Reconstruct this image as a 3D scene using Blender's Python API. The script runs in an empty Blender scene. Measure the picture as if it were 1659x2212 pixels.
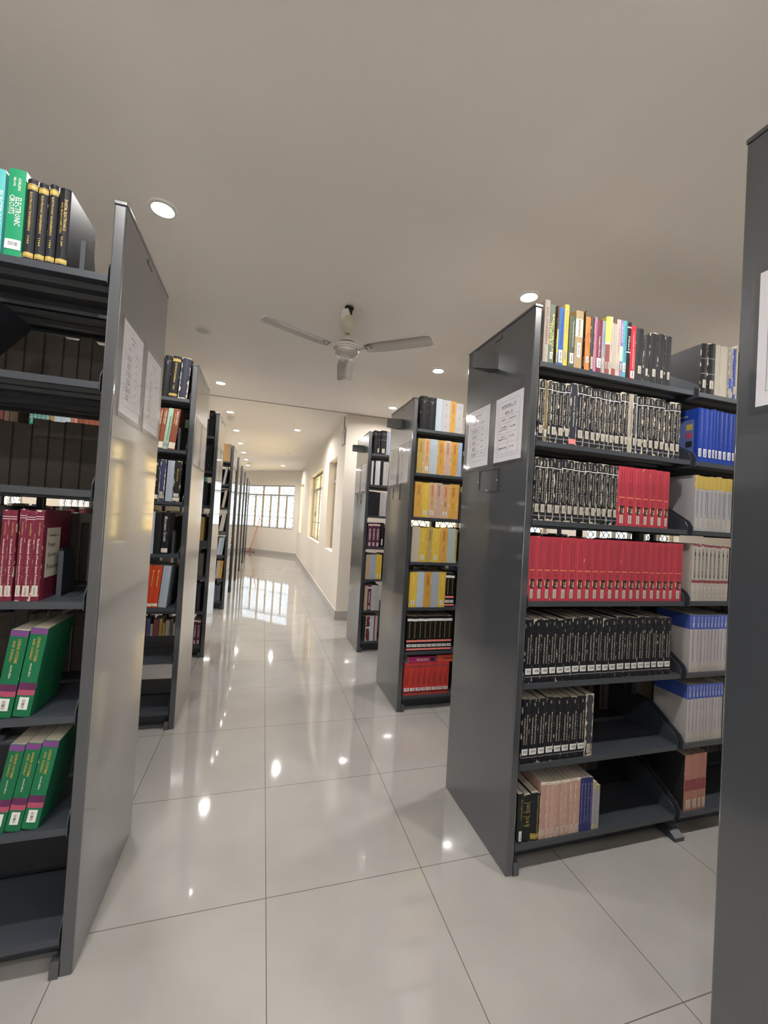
import bpy, bmesh, math, random
from mathutils import Vector, Matrix
random.seed(7)
SC = bpy.context.scene
COL = SC.collection
PI = math.pi

# ------------------------------------------------------------------ materials
MATS = {}
def newmat(name):
    m = bpy.data.materials.new(name); m.use_nodes = True
    nt = m.node_tree; nt.nodes.clear()
    out = nt.nodes.new('ShaderNodeOutputMaterial')
    return m, nt, out
def N(nt, t, **kw):
    n = nt.nodes.new(t)
    for k, v in kw.items(): setattr(n, k, v)
    return n
def c4(c): return (c[0], c[1], c[2], 1.0)
def paint(name, col, rough=.5, spec=.5, var=.06, scale=30, bump=0.0, metal=0.0, coat=0.0):
    """plain coloured surface with a little procedural unevenness"""
    if name in MATS: return MATS[name]
    m, nt, out = newmat(name)
    b = N(nt, 'ShaderNodeBsdfPrincipled')
    tc = N(nt, 'ShaderNodeTexCoord'); no = N(nt, 'ShaderNodeTexNoise')
    no.inputs['Scale'].default_value = scale; no.inputs['Detail'].default_value = 4
    nt.links.new(tc.outputs['Object'], no.inputs['Vector'])
    mx = N(nt, 'ShaderNodeMix', data_type='RGBA')
    mx.inputs[6].default_value = c4([max(0, x*(1-var)) for x in col]); mx.inputs[7].default_value = c4([min(1, x*(1+var)) for x in col])
    nt.links.new(no.outputs['Fac'], mx.inputs[0]); nt.links.new(mx.outputs[2], b.inputs['Base Color'])
    b.inputs['Roughness'].default_value = rough; b.inputs['Specular IOR Level'].default_value = spec
    b.inputs['Metallic'].default_value = metal; b.inputs['Coat Weight'].default_value = coat; b.inputs['Coat Roughness'].default_value = .07; b.inputs['Coat IOR'].default_value = 1.6
    if bump:
        bp = N(nt, 'ShaderNodeBump'); bp.inputs['Strength'].default_value = bump; bp.inputs['Distance'].default_value = .002
        nt.links.new(no.outputs['Fac'], bp.inputs['Height']); nt.links.new(bp.outputs[0], b.inputs['Normal'])
    nt.links.new(b.outputs[0], out.inputs[0]); MATS[name] = m
    return m
def worn(name, col, amount, tear=(.62, .55, .43), rough=.42):
    """book cloth or card whose spine edges are torn down to the paper"""
    if name in MATS: return MATS[name]
    m, nt, out = newmat(name)
    b = N(nt, 'ShaderNodeBsdfPrincipled'); tc = N(nt, 'ShaderNodeTexCoord')
    oi = N(nt, 'ShaderNodeObjectInfo')
    sp = N(nt, 'ShaderNodeSeparateXYZ'); nt.links.new(tc.outputs['Generated'], sp.inputs[0])
    def mt(op, a, bb=None, clamp=False):
        n = N(nt, 'ShaderNodeMath', operation=op); n.use_clamp = clamp
        for i, v in enumerate((a, bb)):
            if v is None: continue
            if isinstance(v, (int, float)): n.inputs[i].default_value = v
            else: nt.links.new(v, n.inputs[i])
        return n.outputs[0]
    ex = mt('MULTIPLY', mt('ABSOLUTE', mt('SUBTRACT', sp.outputs[0], .5)), 2.0)
    ez = mt('MULTIPLY', mt('ABSOLUTE', mt('SUBTRACT', sp.outputs[2], .5)), 2.0)
    ez = mt('ADD', mt('MULTIPLY', mt('SUBTRACT', ez, 1.0), 5.0), 1.0)
    e = mt('MAXIMUM', ex, ez)
    add = N(nt, 'ShaderNodeVectorMath', operation='ADD')
    nt.links.new(tc.outputs['Object'], add.inputs[0])
    cmb = N(nt, 'ShaderNodeCombineXYZ'); nt.links.new(oi.outputs['Random'], cmb.inputs[1]); 
    sc = N(nt, 'ShaderNodeVectorMath', operation='SCALE'); sc.inputs['Scale'].default_value = 7.0
    nt.links.new(cmb.outputs[0], sc.inputs[0]); nt.links.new(sc.outputs[0], add.inputs[1])
    no = N(nt, 'ShaderNodeTexNoise'); no.inputs['Scale'].default_value = 38; no.inputs['Detail'].default_value = 5
    nt.links.new(add.outputs[0], no.inputs['Vector'])
    w = mt('ADD', e, mt('MULTIPLY', mt('SUBTRACT', no.outputs['Fac'], .5), 1.5))
    w = mt('MULTIPLY', mt('SUBTRACT', w, 1.22 - .5*amount), 12.0, True)
    w = mt('MULTIPLY', w, mt('LESS_THAN', sp.outputs[1], .05))
    hue = mt('MULTIPLY', oi.outputs['Random'], .35)
    base = N(nt, 'ShaderNodeMix', data_type='RGBA'); nt.links.new(hue, base.inputs[0])
    base.inputs[6].default_value = c4(col); base.inputs[7].default_value = c4([x*.6+.003 for x in col])
    mx = N(nt, 'ShaderNodeMix', data_type='RGBA'); nt.links.new(w, mx.inputs[0])
    nt.links.new(base.outputs[2], mx.inputs[6]); mx.inputs[7].default_value = c4(tear)
    nt.links.new(mx.outputs[2], b.inputs['Base Color']); b.inputs['Roughness'].default_value = rough; b.inputs['Specular IOR Level'].default_value = .2
    nt.links.new(b.outputs[0], out.inputs[0]); MATS[name] = m
    return m
def emis(name, col, st):
    m, nt, out = newmat(name); e = N(nt, 'ShaderNodeEmission')
    e.inputs[0].default_value = c4(col); e.inputs[1].default_value = st
    nt.links.new(e.outputs[0], out.inputs[0]); return m
def clearsheet(name, tint=(1, 1, 1), rough=.04, bump=.25):
    """thin clear sheet: see-through, with a glossy face"""
    m, nt, out = newmat(name)
    t = N(nt, 'ShaderNodeBsdfTransparent'); t.inputs[0].default_value = c4(tint)
    g = N(nt, 'ShaderNodeBsdfGlossy'); g.inputs['Roughness'].default_value = rough
    lw = N(nt, 'ShaderNodeLayerWeight'); lw.inputs[0].default_value = .5
    pw = N(nt, 'ShaderNodeMath', operation='POWER'); pw.inputs[1].default_value = 4.0; nt.links.new(lw.outputs['Facing'], pw.inputs[0])
    f = N(nt, 'ShaderNodeMath', operation='MULTIPLY_ADD'); f.inputs[1].default_value = .65; f.inputs[2].default_value = .04; nt.links.new(pw.outputs[0], f.inputs[0])
    no = N(nt, 'ShaderNodeTexNoise'); no.inputs['Scale'].default_value = 9
    tc = N(nt, 'ShaderNodeTexCoord'); nt.links.new(tc.outputs['Object'], no.inputs['Vector'])
    bp = N(nt, 'ShaderNodeBump'); bp.inputs['Strength'].default_value = bump; bp.inputs['Distance'].default_value = .004
    nt.links.new(no.outputs['Fac'], bp.inputs['Height']); nt.links.new(bp.outputs[0], g.inputs['Normal'])
    mx = N(nt, 'ShaderNodeMixShader')
    nt.links.new(f.outputs[0], mx.inputs[0]); nt.links.new(t.outputs[0], mx.inputs[1]); nt.links.new(g.outputs[0], mx.inputs[2])
    nt.links.new(mx.outputs[0], out.inputs[0]); return m

STEEL = paint('powder_coated_steel', (.042, .047, .055), .30, .8, .10, 60, coat=1.0)
STEEL_D = paint('powder_coated_steel_shelf', (.042, .049, .060), .38, .6, .10, 60)
WALL = paint('wall_paint', (.76, .695, .61), .75, .3, .035, 1.6)
CEIL = paint('ceiling_paint', (.88, .835, .805), .8, .2, .025, 2.2)
SKIRT = paint('skirting_tile', (.44, .41, .37), .3, .5, .08, 14)
TRIM = paint('ceiling_joint', (.42, .38, .33), .8)
FRAME = paint('window_frame_paint', (.30, .27, .235), .5)
GRILLE = paint('grille_paint', (.10, .10, .105), .5)
PAPER = paint('notice_paper', (.88, .87, .90), .6, .3, .03)
INK = paint('ink', (.03, .03, .035), .6)
INKG = paint('ink_grey', (.22, .22, .25), .6)
SLEEVE = clearsheet('plastic_sleeve', (.98, .98, .985))
GLASS = clearsheet('window_glass', (.97, .98, .98), .01, .02)
PAGES = paint('book_pages', (.60, .54, .44), .8, .2, .15, 90)
PAGES_SHADE = paint('pages_in_shade', (.085, .072, .060), .8, .2, .25, 60)  # page colour darkened to stand for the shade inside the racks
WHITEP = paint('label_paper', (.72, .72, .70), .6)
OLDP = paint('label_paper_old', (.52, .48, .40), .6)
TCOL = {'w': (.80, .80, .78), 'k': (.02, .02, .02), 'g': (.52, .36, .09), 'y': (.80, .72, .16), 'r': (.55, .07, .07),
        'b': (.05, .10, .42), 'c': (.70, .64, .52), 'n': (.25, .05, .06), 'o': (.85, .55, .15), 'p': (.55, .10, .16), 'G': (.46, .33, .07), 'v': (.16, .05, .20), 'd': (.30, .30, .32), 'm': (.38, .06, .12), 's': (.9, .25, .22)}
def tmat(k): return paint('print_'+{'w':'white','k':'black','g':'gold','y':'yellow','r':'red','b':'blue','c':'cream','n':'brown','o':'amber','p':'crimson','G':'ochre','v':'violet','d':'grey','m':'magenta','s':'coral'}[k], TCOL[k], .5)

# ------------------------------------------------------------------ mesh helpers
class MB:
    def __init__(s): s.v = []; s.f = []; s.m = []; s.mats = []
    def mi(s, m):
        if m not in s.mats: s.mats.append(m)
        return s.mats.index(m)
    def add(s, vs, fs, mat):
        o = len(s.v); s.v += [tuple(p) for p in vs]; k = s.mi(mat)
        for f in fs: s.f.append([i+o for i in f]); s.m.append(k)
        return s
    def box(s, x0, x1, y0, y1, z0, z1, mat, M=None):
        vs = [Vector((x, y, z)) for z in (z0, z1) for y in (y0, y1) for x in (x0, x1)]
        if M is not None: vs = [M @ p for p in vs]
        return s.add(vs, [(0, 2, 3, 1), (4, 5, 7, 6), (0, 1, 5, 4), (2, 6, 7, 3), (0, 4, 6, 2), (1, 3, 7, 5)], mat)
    def quad(s, a, b, c, d, mat): return s.add([a, b, c, d], [(0, 1, 2, 3)], mat)
    def prism(s, poly, x0, x1, mat, axis='x'):
        """polygon of (a, b) pairs extruded along an axis"""
        n = len(poly)
        def P(t, a, b): return {'x': (t, a, b), 'y': (a, t, b), 'z': (a, b, t)}[axis]
        vs = [P(x0, *p) for p in poly] + [P(x1, *p) for p in poly]
        fs = [tuple(range(n)), tuple(range(2*n-1, n-1, -1))] + [(i, i+n, (i+1) % n+n, (i+1) % n) for i in range(n)]
        return s.add(vs, fs, mat)
    def tube(s, p, q, r, mat, n=10, r2=None):
        p, q = Vector(p), Vector(q); d = (q-p).normalized(); r2 = r if r2 is None else r2
        a = d.orthogonal().normalized(); b = d.cross(a)
        vs = [p+(a*math.cos(2*PI*i/n)+b*math.sin(2*PI*i/n))*r for i in range(n)] + [q+(a*math.cos(2*PI*i/n)+b*math.sin(2*PI*i/n))*r2 for i in range(n)]
        return s.add(vs, [(i, (i+1) % n, (i+1) % n+n, i+n) for i in range(n)]+[tuple(range(n-1, -1, -1)), tuple(range(n, 2*n))], mat)
    def lathe(s, prof, mat, n=32, cx=0, cy=0):
        vs = []; fs = []
        for r, z in prof:
            for i in range(n): vs.append((cx+r*math.cos(2*PI*i/n), cy+r*math.sin(2*PI*i/n), z))
        for k in range(len(prof)-1):
            for i in range(n): j = (i+1) % n; fs.append((k*n+i, k*n+j, (k+1)*n+j, (k+1)*n+i))
        return s.add(vs, fs, mat)
    def mesh(s, name, smooth=False):
        me = bpy.data.meshes.new(name); me.from_pydata(s.v, [], s.f)
        for m in s.mats: me.materials.append(m)
        me.polygons.foreach_set('material_index', s.m)
        bm = bmesh.new(); bm.from_mesh(me); bmesh.ops.recalc_face_normals(bm, faces=bm.faces); bm.to_mesh(me); bm.free()
        if smooth:
            me.polygons.foreach_set('use_smooth', [True]*len(me.polygons))
            try: me.set_sharp_from_angle(angle=math.radians(40))
            except Exception: pass
        me.update(); return me
    def build(s, name, parent=None, loc=(0, 0, 0), smooth=False, bevel=0):
        return link(name, s.mesh(name, smooth), parent, loc, bevel)
def link(name, me, parent=None, loc=(0, 0, 0), bevel=0, rotz=0, scale=None):
    o = bpy.data.objects.new(name, me); COL.objects.link(o); o.location = loc
    if rotz: o.rotation_euler = (0, 0, rotz)
    if parent is not None: o.parent = parent
    if scale: o.scale = scale
    if bevel:
        md = o.modifiers.new('bevel', 'BEVEL'); md.width = bevel; md.segments = 2; md.limit_method = 'ANGLE'
    return o
def tag(o, label=None, cat=None, group=None, kind=None):
    if label: o['label'] = label
    if cat: o['category'] = cat
    if group: o['group'] = group
    if kind: o['kind'] = kind
    return o
def empty(name, loc=(0, 0, 0), rotz=0):
    o = bpy.data.objects.new(name, None); COL.objects.link(o); o.location = loc; o.rotation_euler = (0, 0, rotz); o.empty_display_size = .05
    return o

# lettering: (vertices, faces, width, height) of a line of text, cached
TXT = {}
def glyphs(t, bold=False):
    if t in TXT: return TXT[t]
    cu = bpy.data.curves.new('t', 'FONT'); cu.body = t; cu.resolution_u = 1; cu.offset = .012
    ob = bpy.data.objects.new('t', cu); COL.objects.link(ob)
    dg = bpy.context.evaluated_depsgraph_get(); me = bpy.data.meshes.new_from_object(ob.evaluated_get(dg))
    v = [tuple(x.co) for x in me.vertices]; f = [tuple(p.vertices) for p in me.polygons]
    bpy.data.objects.remove(ob); bpy.data.curves.remove(cu); bpy.data.meshes.remove(me)
    x0 = min(p[0] for p in v); x1 = max(p[0] for p in v); y0 = min(p[1] for p in v); y1 = max(p[1] for p in v)
    v = [((p[0]-x0)/(x1-x0), (p[1]-y0)/(y1-y0)) for p in v]
    TXT[t] = (v, f, x1-x0, y1-y0); return TXT[t]
def text_on(mb, t, mat, fn):
    """fn maps (u, v) in 0..1 of the line's box to a 3-D point"""
    v, f, w, h = glyphs(t); mb.add([fn(a, b) for a, b in v], f, mat)
ROWS=[
('R1',0,0,0,[('r_cream',1.074,1.1,0.266),('r_bct',1.1,1.127,0.251),('r_bct2',1.14,1.147,0.255),('r_blue',1.147,1.174,0.248),('r_yellow',1.174,1.197,0.266),('r_opst',1.201,1.233,0.225),('r_tan',1.233,1.272,0.253),('r_brownthin',1.284,1.285,0.262),('r_orange',1.285,1.312,0.236),('r_darkgrey',1.314,1.333,0.242),('r_pink',1.333,1.347,0.244),('r_maroon',1.347,1.375,0.236),('r_bluegrey',1.375,1.394,0.235),('r_yelbrown',1.394,1.407,0.258),('r_yelbrown',1.407,1.42,0.261),('r_creamthin',1.42,1.431,0.262),('r_greythin',1.431,1.443,0.235),('r_greythin',1.443,1.454,0.234),('r_cream2',1.454,1.476,0.257),('r_purple',1.476,1.491,0.259),('r_teal',1.491,1.512,0.259),('r_blackw',1.512,1.535,0.256),('r_red',1.535,1.563,0.244)]),
('R1',0,0,0,[('r_blackcloth',1.565,1.614,0.239),('r_blackcloth',1.615,1.649,0.22),('r_blackcloth',1.65,1.699,0.235),('r_blackcloth',1.7,1.741,0.239),('r_blackcloth',1.742,1.781,0.235)]),
('R1',0,1,0,[('b_basic',1.067,1.096,0.259),('b_olive',1.096,1.113,0.257),('b_basic',1.113,1.13,0.261),('b_basic',1.13,1.163,0.258),('b_basic',1.163,1.199,0.257),('b_basic',1.199,1.226,0.261),('b_bluew',1.226,1.262,0.267),('b_basic',1.262,1.301,0.266),('b_basic',1.301,1.332,0.265),('b_basic',1.332,1.361,0.259),('b_basic',1.361,1.388,0.262),('b_basic',1.388,1.415,0.259),('b_basic',1.415,1.434,0.258),('b_basic',1.434,1.462,0.257),('b_basic',1.462,1.496,0.259),('b_basic',1.496,1.52,0.267),('b_basic',1.52,1.542,0.266),('b_creamw',1.542,1.567,0.266),('b_basic',1.567,1.587,0.266),('b_bluewh',1.587,1.591,0.258),('b_basic',1.591,1.625,0.26),('b_basic',1.625,1.657,0.264),('b_basic',1.657,1.691,0.265),('b_basic',1.691,1.724,0.266),('b_basic',1.724,1.754,0.267),('b_basic',1.754,1.785,0.257),('b_basic',1.785,1.82,0.263),('b_basic',1.82,1.852,0.264)]),
('R1',0,2,0,[('b_basic',1.067,1.095,0.262),('b_basic',1.095,1.127,0.26),('b_basic',1.127,1.164,0.262),('b_basic',1.164,1.201,0.26),('b_basic',1.201,1.23,0.265),('b_basic',1.23,1.262,0.264),('b_basic',1.262,1.292,0.262),('b_basic',1.292,1.323,0.261),('b_basic',1.323,1.354,0.264),('b_basic',1.354,1.385,0.262),('b_basic',1.385,1.414,0.264),('b_basic',1.414,1.443,0.264),('b_basic',1.443,1.475,0.262),('b_basic',1.475,1.501,0.261)]),
('R1',0,2,0,[('red_t',1.501,1.549,0.265),('red_t',1.549,1.597,0.265),('red_t',1.597,1.642,0.264),('red_t',1.642,1.683,0.265),('red_t',1.683,1.723,0.266),('red_t',1.723,1.769,0.264),('red_t',1.769,1.802,0.264)]),
('R1',0,3,0,[('red_t',1.059,1.096,0.268),('red_t',1.096,1.135,0.268),('red_t',1.135,1.173,0.268),('red_t',1.173,1.216,0.268),('red_t',1.216,1.259,0.268),('red_t',1.259,1.303,0.269),('red_t',1.303,1.345,0.267),('red_t',1.345,1.386,0.268),('red_t',1.386,1.428,0.267),('red_t',1.428,1.47,0.268),('red_t',1.47,1.513,0.268),('red_t',1.513,1.551,0.268),('red_t',1.551,1.594,0.268),('red_t',1.594,1.634,0.268),('red_t',1.634,1.672,0.268),('red_t',1.672,1.717,0.269),('red_t',1.717,1.757,0.267),('red_t',1.757,1.796,0.267),('red_t',1.796,1.834,0.267),('red_t',1.834,1.873,0.269),('red_t',1.873,1.926,0.268)]),
('R1',0,4,0,[('mdacs',1.065,1.1,0.26),('mdacs',1.1,1.142,0.261),('mdacs',1.142,1.182,0.259),('mdacs',1.182,1.219,0.262),('mdacs',1.219,1.258,0.258),('mdacs',1.258,1.297,0.264),('mdacs',1.297,1.338,0.265),('mdacs',1.338,1.378,0.266),('mdacs',1.378,1.424,0.264),('mdacs',1.424,1.457,0.266),('mdacs',1.457,1.495,0.258),('mdacs',1.495,1.536,0.26),('mdacs',1.536,1.583,0.266),('mdacs',1.583,1.619,0.264),('mdacs',1.619,1.656,0.261),('mdacs',1.656,1.695,0.266),('mdacs',1.695,1.736,0.263),('mdacs',1.736,1.772,0.265),('mdacs',1.772,1.815,0.26),('mdacs',1.815,1.855,0.26)]),
('R1',0,5,0,[('mdacs',1.068,1.103,0.262),('mdacs',1.103,1.146,0.26),('mdacs',1.146,1.184,0.261),('mdacs',1.184,1.225,0.265),('mdacs',1.225,1.264,0.261),('mdacs',1.264,1.305,0.259),('mdacs',1.305,1.346,0.259),('mdacs',1.346,1.386,0.26),('worn_w',1.386,1.427,0.264)]),
('R1',0,6,0,[('g_black0',1.072,1.099,0.195),('g_black',1.099,1.136,0.187),('g_blackgold',1.136,1.178,0.191),('pinkworn',1.178,1.206,0.23),('pinkworn',1.206,1.23,0.227),('pinkworn',1.23,1.255,0.226),('pinkworn',1.255,1.279,0.227),('pinkworn',1.279,1.302,0.226),('pinkworn',1.302,1.327,0.227),('pinkworn',1.327,1.352,0.228),('pinkworn',1.352,1.378,0.227),('navy_t',1.378,1.395,0.226),('navy_t',1.395,1.412,0.226),('navy_t',1.412,1.428,0.226),('navy_t',1.428,1.444,0.224),('creamold',1.444,1.465,0.202),('creamold',1.465,1.484,0.185)]),
('R1',1,0,0,[('cloth_old',1.969,2.012,0.243),('cloth_old',2.012,2.064,0.251),('cream_old',2.064,2.098,0.251),('cream_old',2.098,2.149,0.252),('cream_blue',2.154,2.177,0.253),('blue_w',2.177,2.201,0.258),('cream_old',2.201,2.216,0.274)]),
('R1',1,1,0,[('bluebk',1.965,1.995,0.261),('bluebk',1.995,2.03,0.26),('bluebk',2.03,2.058,0.259),('bluebk',2.058,2.077,0.266),('bluebk',2.077,2.097,0.261),('bluebk',2.097,2.128,0.26),('bluebk',2.128,2.157,0.258),('bluebk',2.157,2.192,0.258),('bluebk',2.192,2.213,0.259)]),
('R1',1,2,0,[('goldtop',1.964,1.992,0.266),('goldtop',1.992,2.019,0.263),('goldtop',2.019,2.06,0.262),('goldtop',2.06,2.083,0.265),('goldtop',2.083,2.109,0.263),('goldtop',2.109,2.138,0.268),('goldtop',2.138,2.174,0.263),('goldtop',2.174,2.211,0.265)]),
('R1',1,3,0,[('comsys',1.967,1.995,0.27),('comsys',1.995,2.02,0.267),('comsys',2.02,2.042,0.272),('comsys',2.042,2.068,0.268),('comsys',2.068,2.096,0.266),('comsys',2.096,2.121,0.267),('comsys',2.121,2.153,0.264),('comsys',2.153,2.179,0.267),('comsys',2.179,2.208,0.266)]),
('R1',1,4,0,[('whiteblue',1.973,2.008,0.271),('whiteblue',2.008,2.032,0.271),('whiteblue',2.032,2.055,0.27),('whiteblue',2.055,2.078,0.269),('whiteblue',2.078,2.098,0.27),('whiteblue',2.098,2.121,0.269),('whiteblue',2.121,2.144,0.269),('whiteblue',2.144,2.165,0.269),('whiteblue',2.165,2.188,0.271),('whiteblue',2.188,2.215,0.269)]),
('R1',1,5,0,[('whiteblue',1.974,1.999,0.269),('whiteblue',1.999,2.023,0.271),('whiteblue',2.023,2.045,0.27),('whiteblue',2.045,2.067,0.271),('whiteblue',2.067,2.087,0.27),('whiteblue',2.087,2.107,0.271),('whiteblue',2.107,2.126,0.27),('whiteblue',2.126,2.146,0.271),('whiteblue',2.146,2.166,0.27),('whiteblue',2.166,2.186,0.27),('whiteblue',2.186,2.206,0.269)]),
('R1',1,6,0,[('rosebk',1.98,2.026,0.261),('rosebk',2.026,2.062,0.263),('rosebk',2.062,2.089,0.264),('rosebk',2.089,2.117,0.264)]),
('R2',0,0,0,[('blk_cloth',1.076,1.138,0.25),('blk_cloth',1.138,1.202,0.246),('skyw',1.202,1.252,0.248),('greyw',1.252,1.321,0.244),('amberw',1.321,1.367,0.243),('greyw',1.367,1.43,0.233)]),
('R2',0,1,0,[('mustard',1.071,1.124,0.261),('tanorange',1.124,1.172,0.263),('skyw',1.172,1.233,0.264),('amberw',1.233,1.291,0.263),('pinktan',1.291,1.344,0.265),('amberw',1.344,1.406,0.262),('bluepale',1.406,1.437,0.263)]),
('R2',0,2,0,[('amberw',1.068,1.129,0.263),('yellowb',1.129,1.183,0.26),('tanorange',1.183,1.235,0.265),('pinktan',1.235,1.29,0.266),('tanorange',1.29,1.35,0.259),('amberw',1.35,1.417,0.266),('amberw',1.417,1.432,0.266)]),
('R2',0,3,0,[('creamworn',1.067,1.129,0.263),('yellowb',1.129,1.188,0.258),('mustard',1.188,1.233,0.265),('yellowb',1.233,1.294,0.259),('amberw',1.294,1.358,0.266),('palemint',1.358,1.422,0.263),('mustard',1.422,1.437,0.258)]),
('R2',0,4,0,[('yellowb',1.069,1.129,0.259),('skyw',1.129,1.184,0.263),('amberw',1.184,1.244,0.263),('bluegreyw',1.244,1.304,0.264),('yellowb',1.304,1.361,0.265),('blackpink',1.361,1.404,0.26),('blackpink',1.404,1.435,0.258)]),
('R2',0,5,0,[('blackpink',1.069,1.111,0.263),('blackpink',1.111,1.154,0.261),('blackpink',1.154,1.196,0.263),('blackpink',1.196,1.236,0.261),('blackpink',1.236,1.274,0.263),('blackpink',1.274,1.316,0.263),('blackpink',1.316,1.356,0.263),('blackpink',1.356,1.395,0.262),('blackpink',1.395,1.435,0.263)]),
('R2',0,6,0,[('redsig',1.066,1.117,0.234),('redsig',1.117,1.16,0.235),('redsig',1.16,1.205,0.235),('redsig',1.205,1.245,0.236),('redsig',1.245,1.29,0.236),('redsig',1.29,1.335,0.235),('redsig',1.335,1.381,0.235),('redsig',1.381,1.429,0.234)]),
('R3',0,0,0,[('blk_cloth',1.073,1.109,0.248),('blk_label',1.109,1.143,0.245),('blk_label',1.15,1.213,0.256),('cream_old',1.213,1.231,0.25),('bluepale',1.231,1.253,0.252)]),
('R3',0,1,0,[('plainwhite',1.064,1.085,0.251),('blk_cloth',1.085,1.108,0.256),('plainwhite',1.108,1.129,0.255),('plainwhite',1.129,1.16,0.258),('darkplain',1.16,1.195,0.256),('greyw',1.195,1.226,0.252),('greyw',1.226,1.251,0.254)]),
('R3',0,2,0,[('darkplain',1.058,1.107,0.257),('darkplain',1.107,1.145,0.255),('darkplain',1.145,1.177,0.251),('greyw',1.177,1.22,0.258),('greyw',1.22,1.248,0.258)]),
('R3',0,3,0,[('plum',1.065,1.113,0.259),('plum',1.113,1.153,0.262),('plum',1.153,1.2,0.261),('darklabel',1.21,1.239,0.264)]),
('R3',0,4,0,[('tanplain',1.064,1.106,0.26),('greyw',1.106,1.133,0.26),('bluepale',1.133,1.169,0.262),('yellowb',1.169,1.211,0.266),('yellowb',1.211,1.239,0.259)]),
('R3',0,5,0,[('tanplain',1.07,1.104,0.259),('plum',1.104,1.142,0.263),('greyw',1.142,1.187,0.265),('greyw',1.187,1.235,0.262)]),
('R3',0,6,0,[('darkplain',1.064,1.101,0.261),('patterned',1.101,1.149,0.265),('skyw',1.149,1.192,0.264),('maroonthin',1.192,1.204,0.259),('cream_old',1.204,1.23,0.265)]),
('L1',0,0,0,[('tealec',-0.8,-0.774,0.248),('greenec',-0.767,-0.725,0.259),('goldblk',-0.723,-0.697,0.24),('goldblk',-0.695,-0.67,0.235),('goldblk',-0.668,-0.645,0.239),('dgtl',-0.643,-0.613,0.236)]),
('L1',0,3,0,[('maroon_p',-0.72,-0.704,0.263),('maroon_p',-0.704,-0.685,0.263),('maroon_p',-0.678,-0.663,0.268),('maroon_p',-0.663,-0.64,0.264),('maroon_p',-0.64,-0.619,0.267)]),
('L1',0,4,-7,[('lathi',-0.71,-0.665,0.252),('lathi',-0.662,-0.619,0.258)]),
('L1',0,5,-9,[('lathi',-0.7,-0.662,0.252),('lathi',-0.66,-0.622,0.252),('lathi',-0.62,-0.579,0.255)]),
('L2',0,0,-3,[('goldblk',-0.694,-0.657,0.261),('blk_cloth',-0.645,-0.603,0.262),('goldblk',-0.6,-0.552,0.265),('worn_blue',-0.547,-0.492,0.264)]),
('L2',0,1,-5,[('brownbk',-0.685,-0.668,0.258),('brownbk',-0.666,-0.64,0.26),('mintbk',-0.639,-0.61,0.262),('brownbk',-0.608,-0.57,0.262)]),
('L2',0,2,-1,[('blackwh',-0.687,-0.649,0.264),('navyworn',-0.646,-0.613,0.262),('bluegreyw',-0.605,-0.565,0.259),('blkworn',-0.563,-0.523,0.26)]),
('L2',0,3,0,[('bluegreyw',-0.691,-0.652,0.265),('darkplain',-0.651,-0.612,0.261),('blackwh',-0.608,-0.57,0.264)]),
('L2',0,4,-4,[('redor',-0.698,-0.667,0.266),('redor',-0.667,-0.643,0.263),('redor',-0.643,-0.607,0.263),('bluegreyw',-0.603,-0.557,0.263)]),
('L2',0,1,0,[('tealset',-1.344,-1.324,0.261),('tealset',-1.324,-1.306,0.265),('tealset',-1.306,-1.284,0.262),('tealset',-1.284,-1.263,0.265),('tealset',-1.263,-1.246,0.26),('goldthin',-1.246,-1.227,0.265)]),
('L2',0,1,0,[('skyw',-1.224,-1.19,0.264),('skyw',-1.19,-1.14,0.263),('salmon',-1.137,-1.105,0.262),('brownbk',-1.105,-1.078,0.259),('brownbk',-1.078,-1.048,0.264),('brownbk',-1.048,-1.022,0.261),('brownbk',-1.022,-0.994,0.263)]),
('L3',0,0,0,[('blk_cloth',-0.553,-0.507,0.247)]),
('L3',0,1,0,[('darkplain',-0.548,-0.522,0.247),('darkplain',-0.522,-0.494,0.247)]),
('L3',0,6,0,[('plum',-0.559,-0.53,0.252),('plum',-0.53,-0.497,0.247)]),
('L4',0,0,0,[('orangepl',-0.584,-0.567,0.253),('orangepl',-0.567,-0.534,0.249),('orangepl',-0.534,-0.51,0.251),('cream_old',-0.51,-0.491,0.249)]),
('L4',0,1,-8,[('greyw',-0.589,-0.558,0.251)]),
('L4',0,2,-8,[('creamworn',-0.582,-0.547,0.247)]),
('L4',0,3,-8,[('greyw',-0.588,-0.561,0.249),('creamworn',-0.561,-0.532,0.253)]),
('L4',0,4,-6,[('skyw',-0.596,-0.561,0.247),('bluegreyw',-0.561,-0.522,0.251)]),
('L4',0,5,-3,[('creamworn',-0.59,-0.551,0.249),('amberw',-0.551,-0.508,0.248)]),
]
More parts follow.
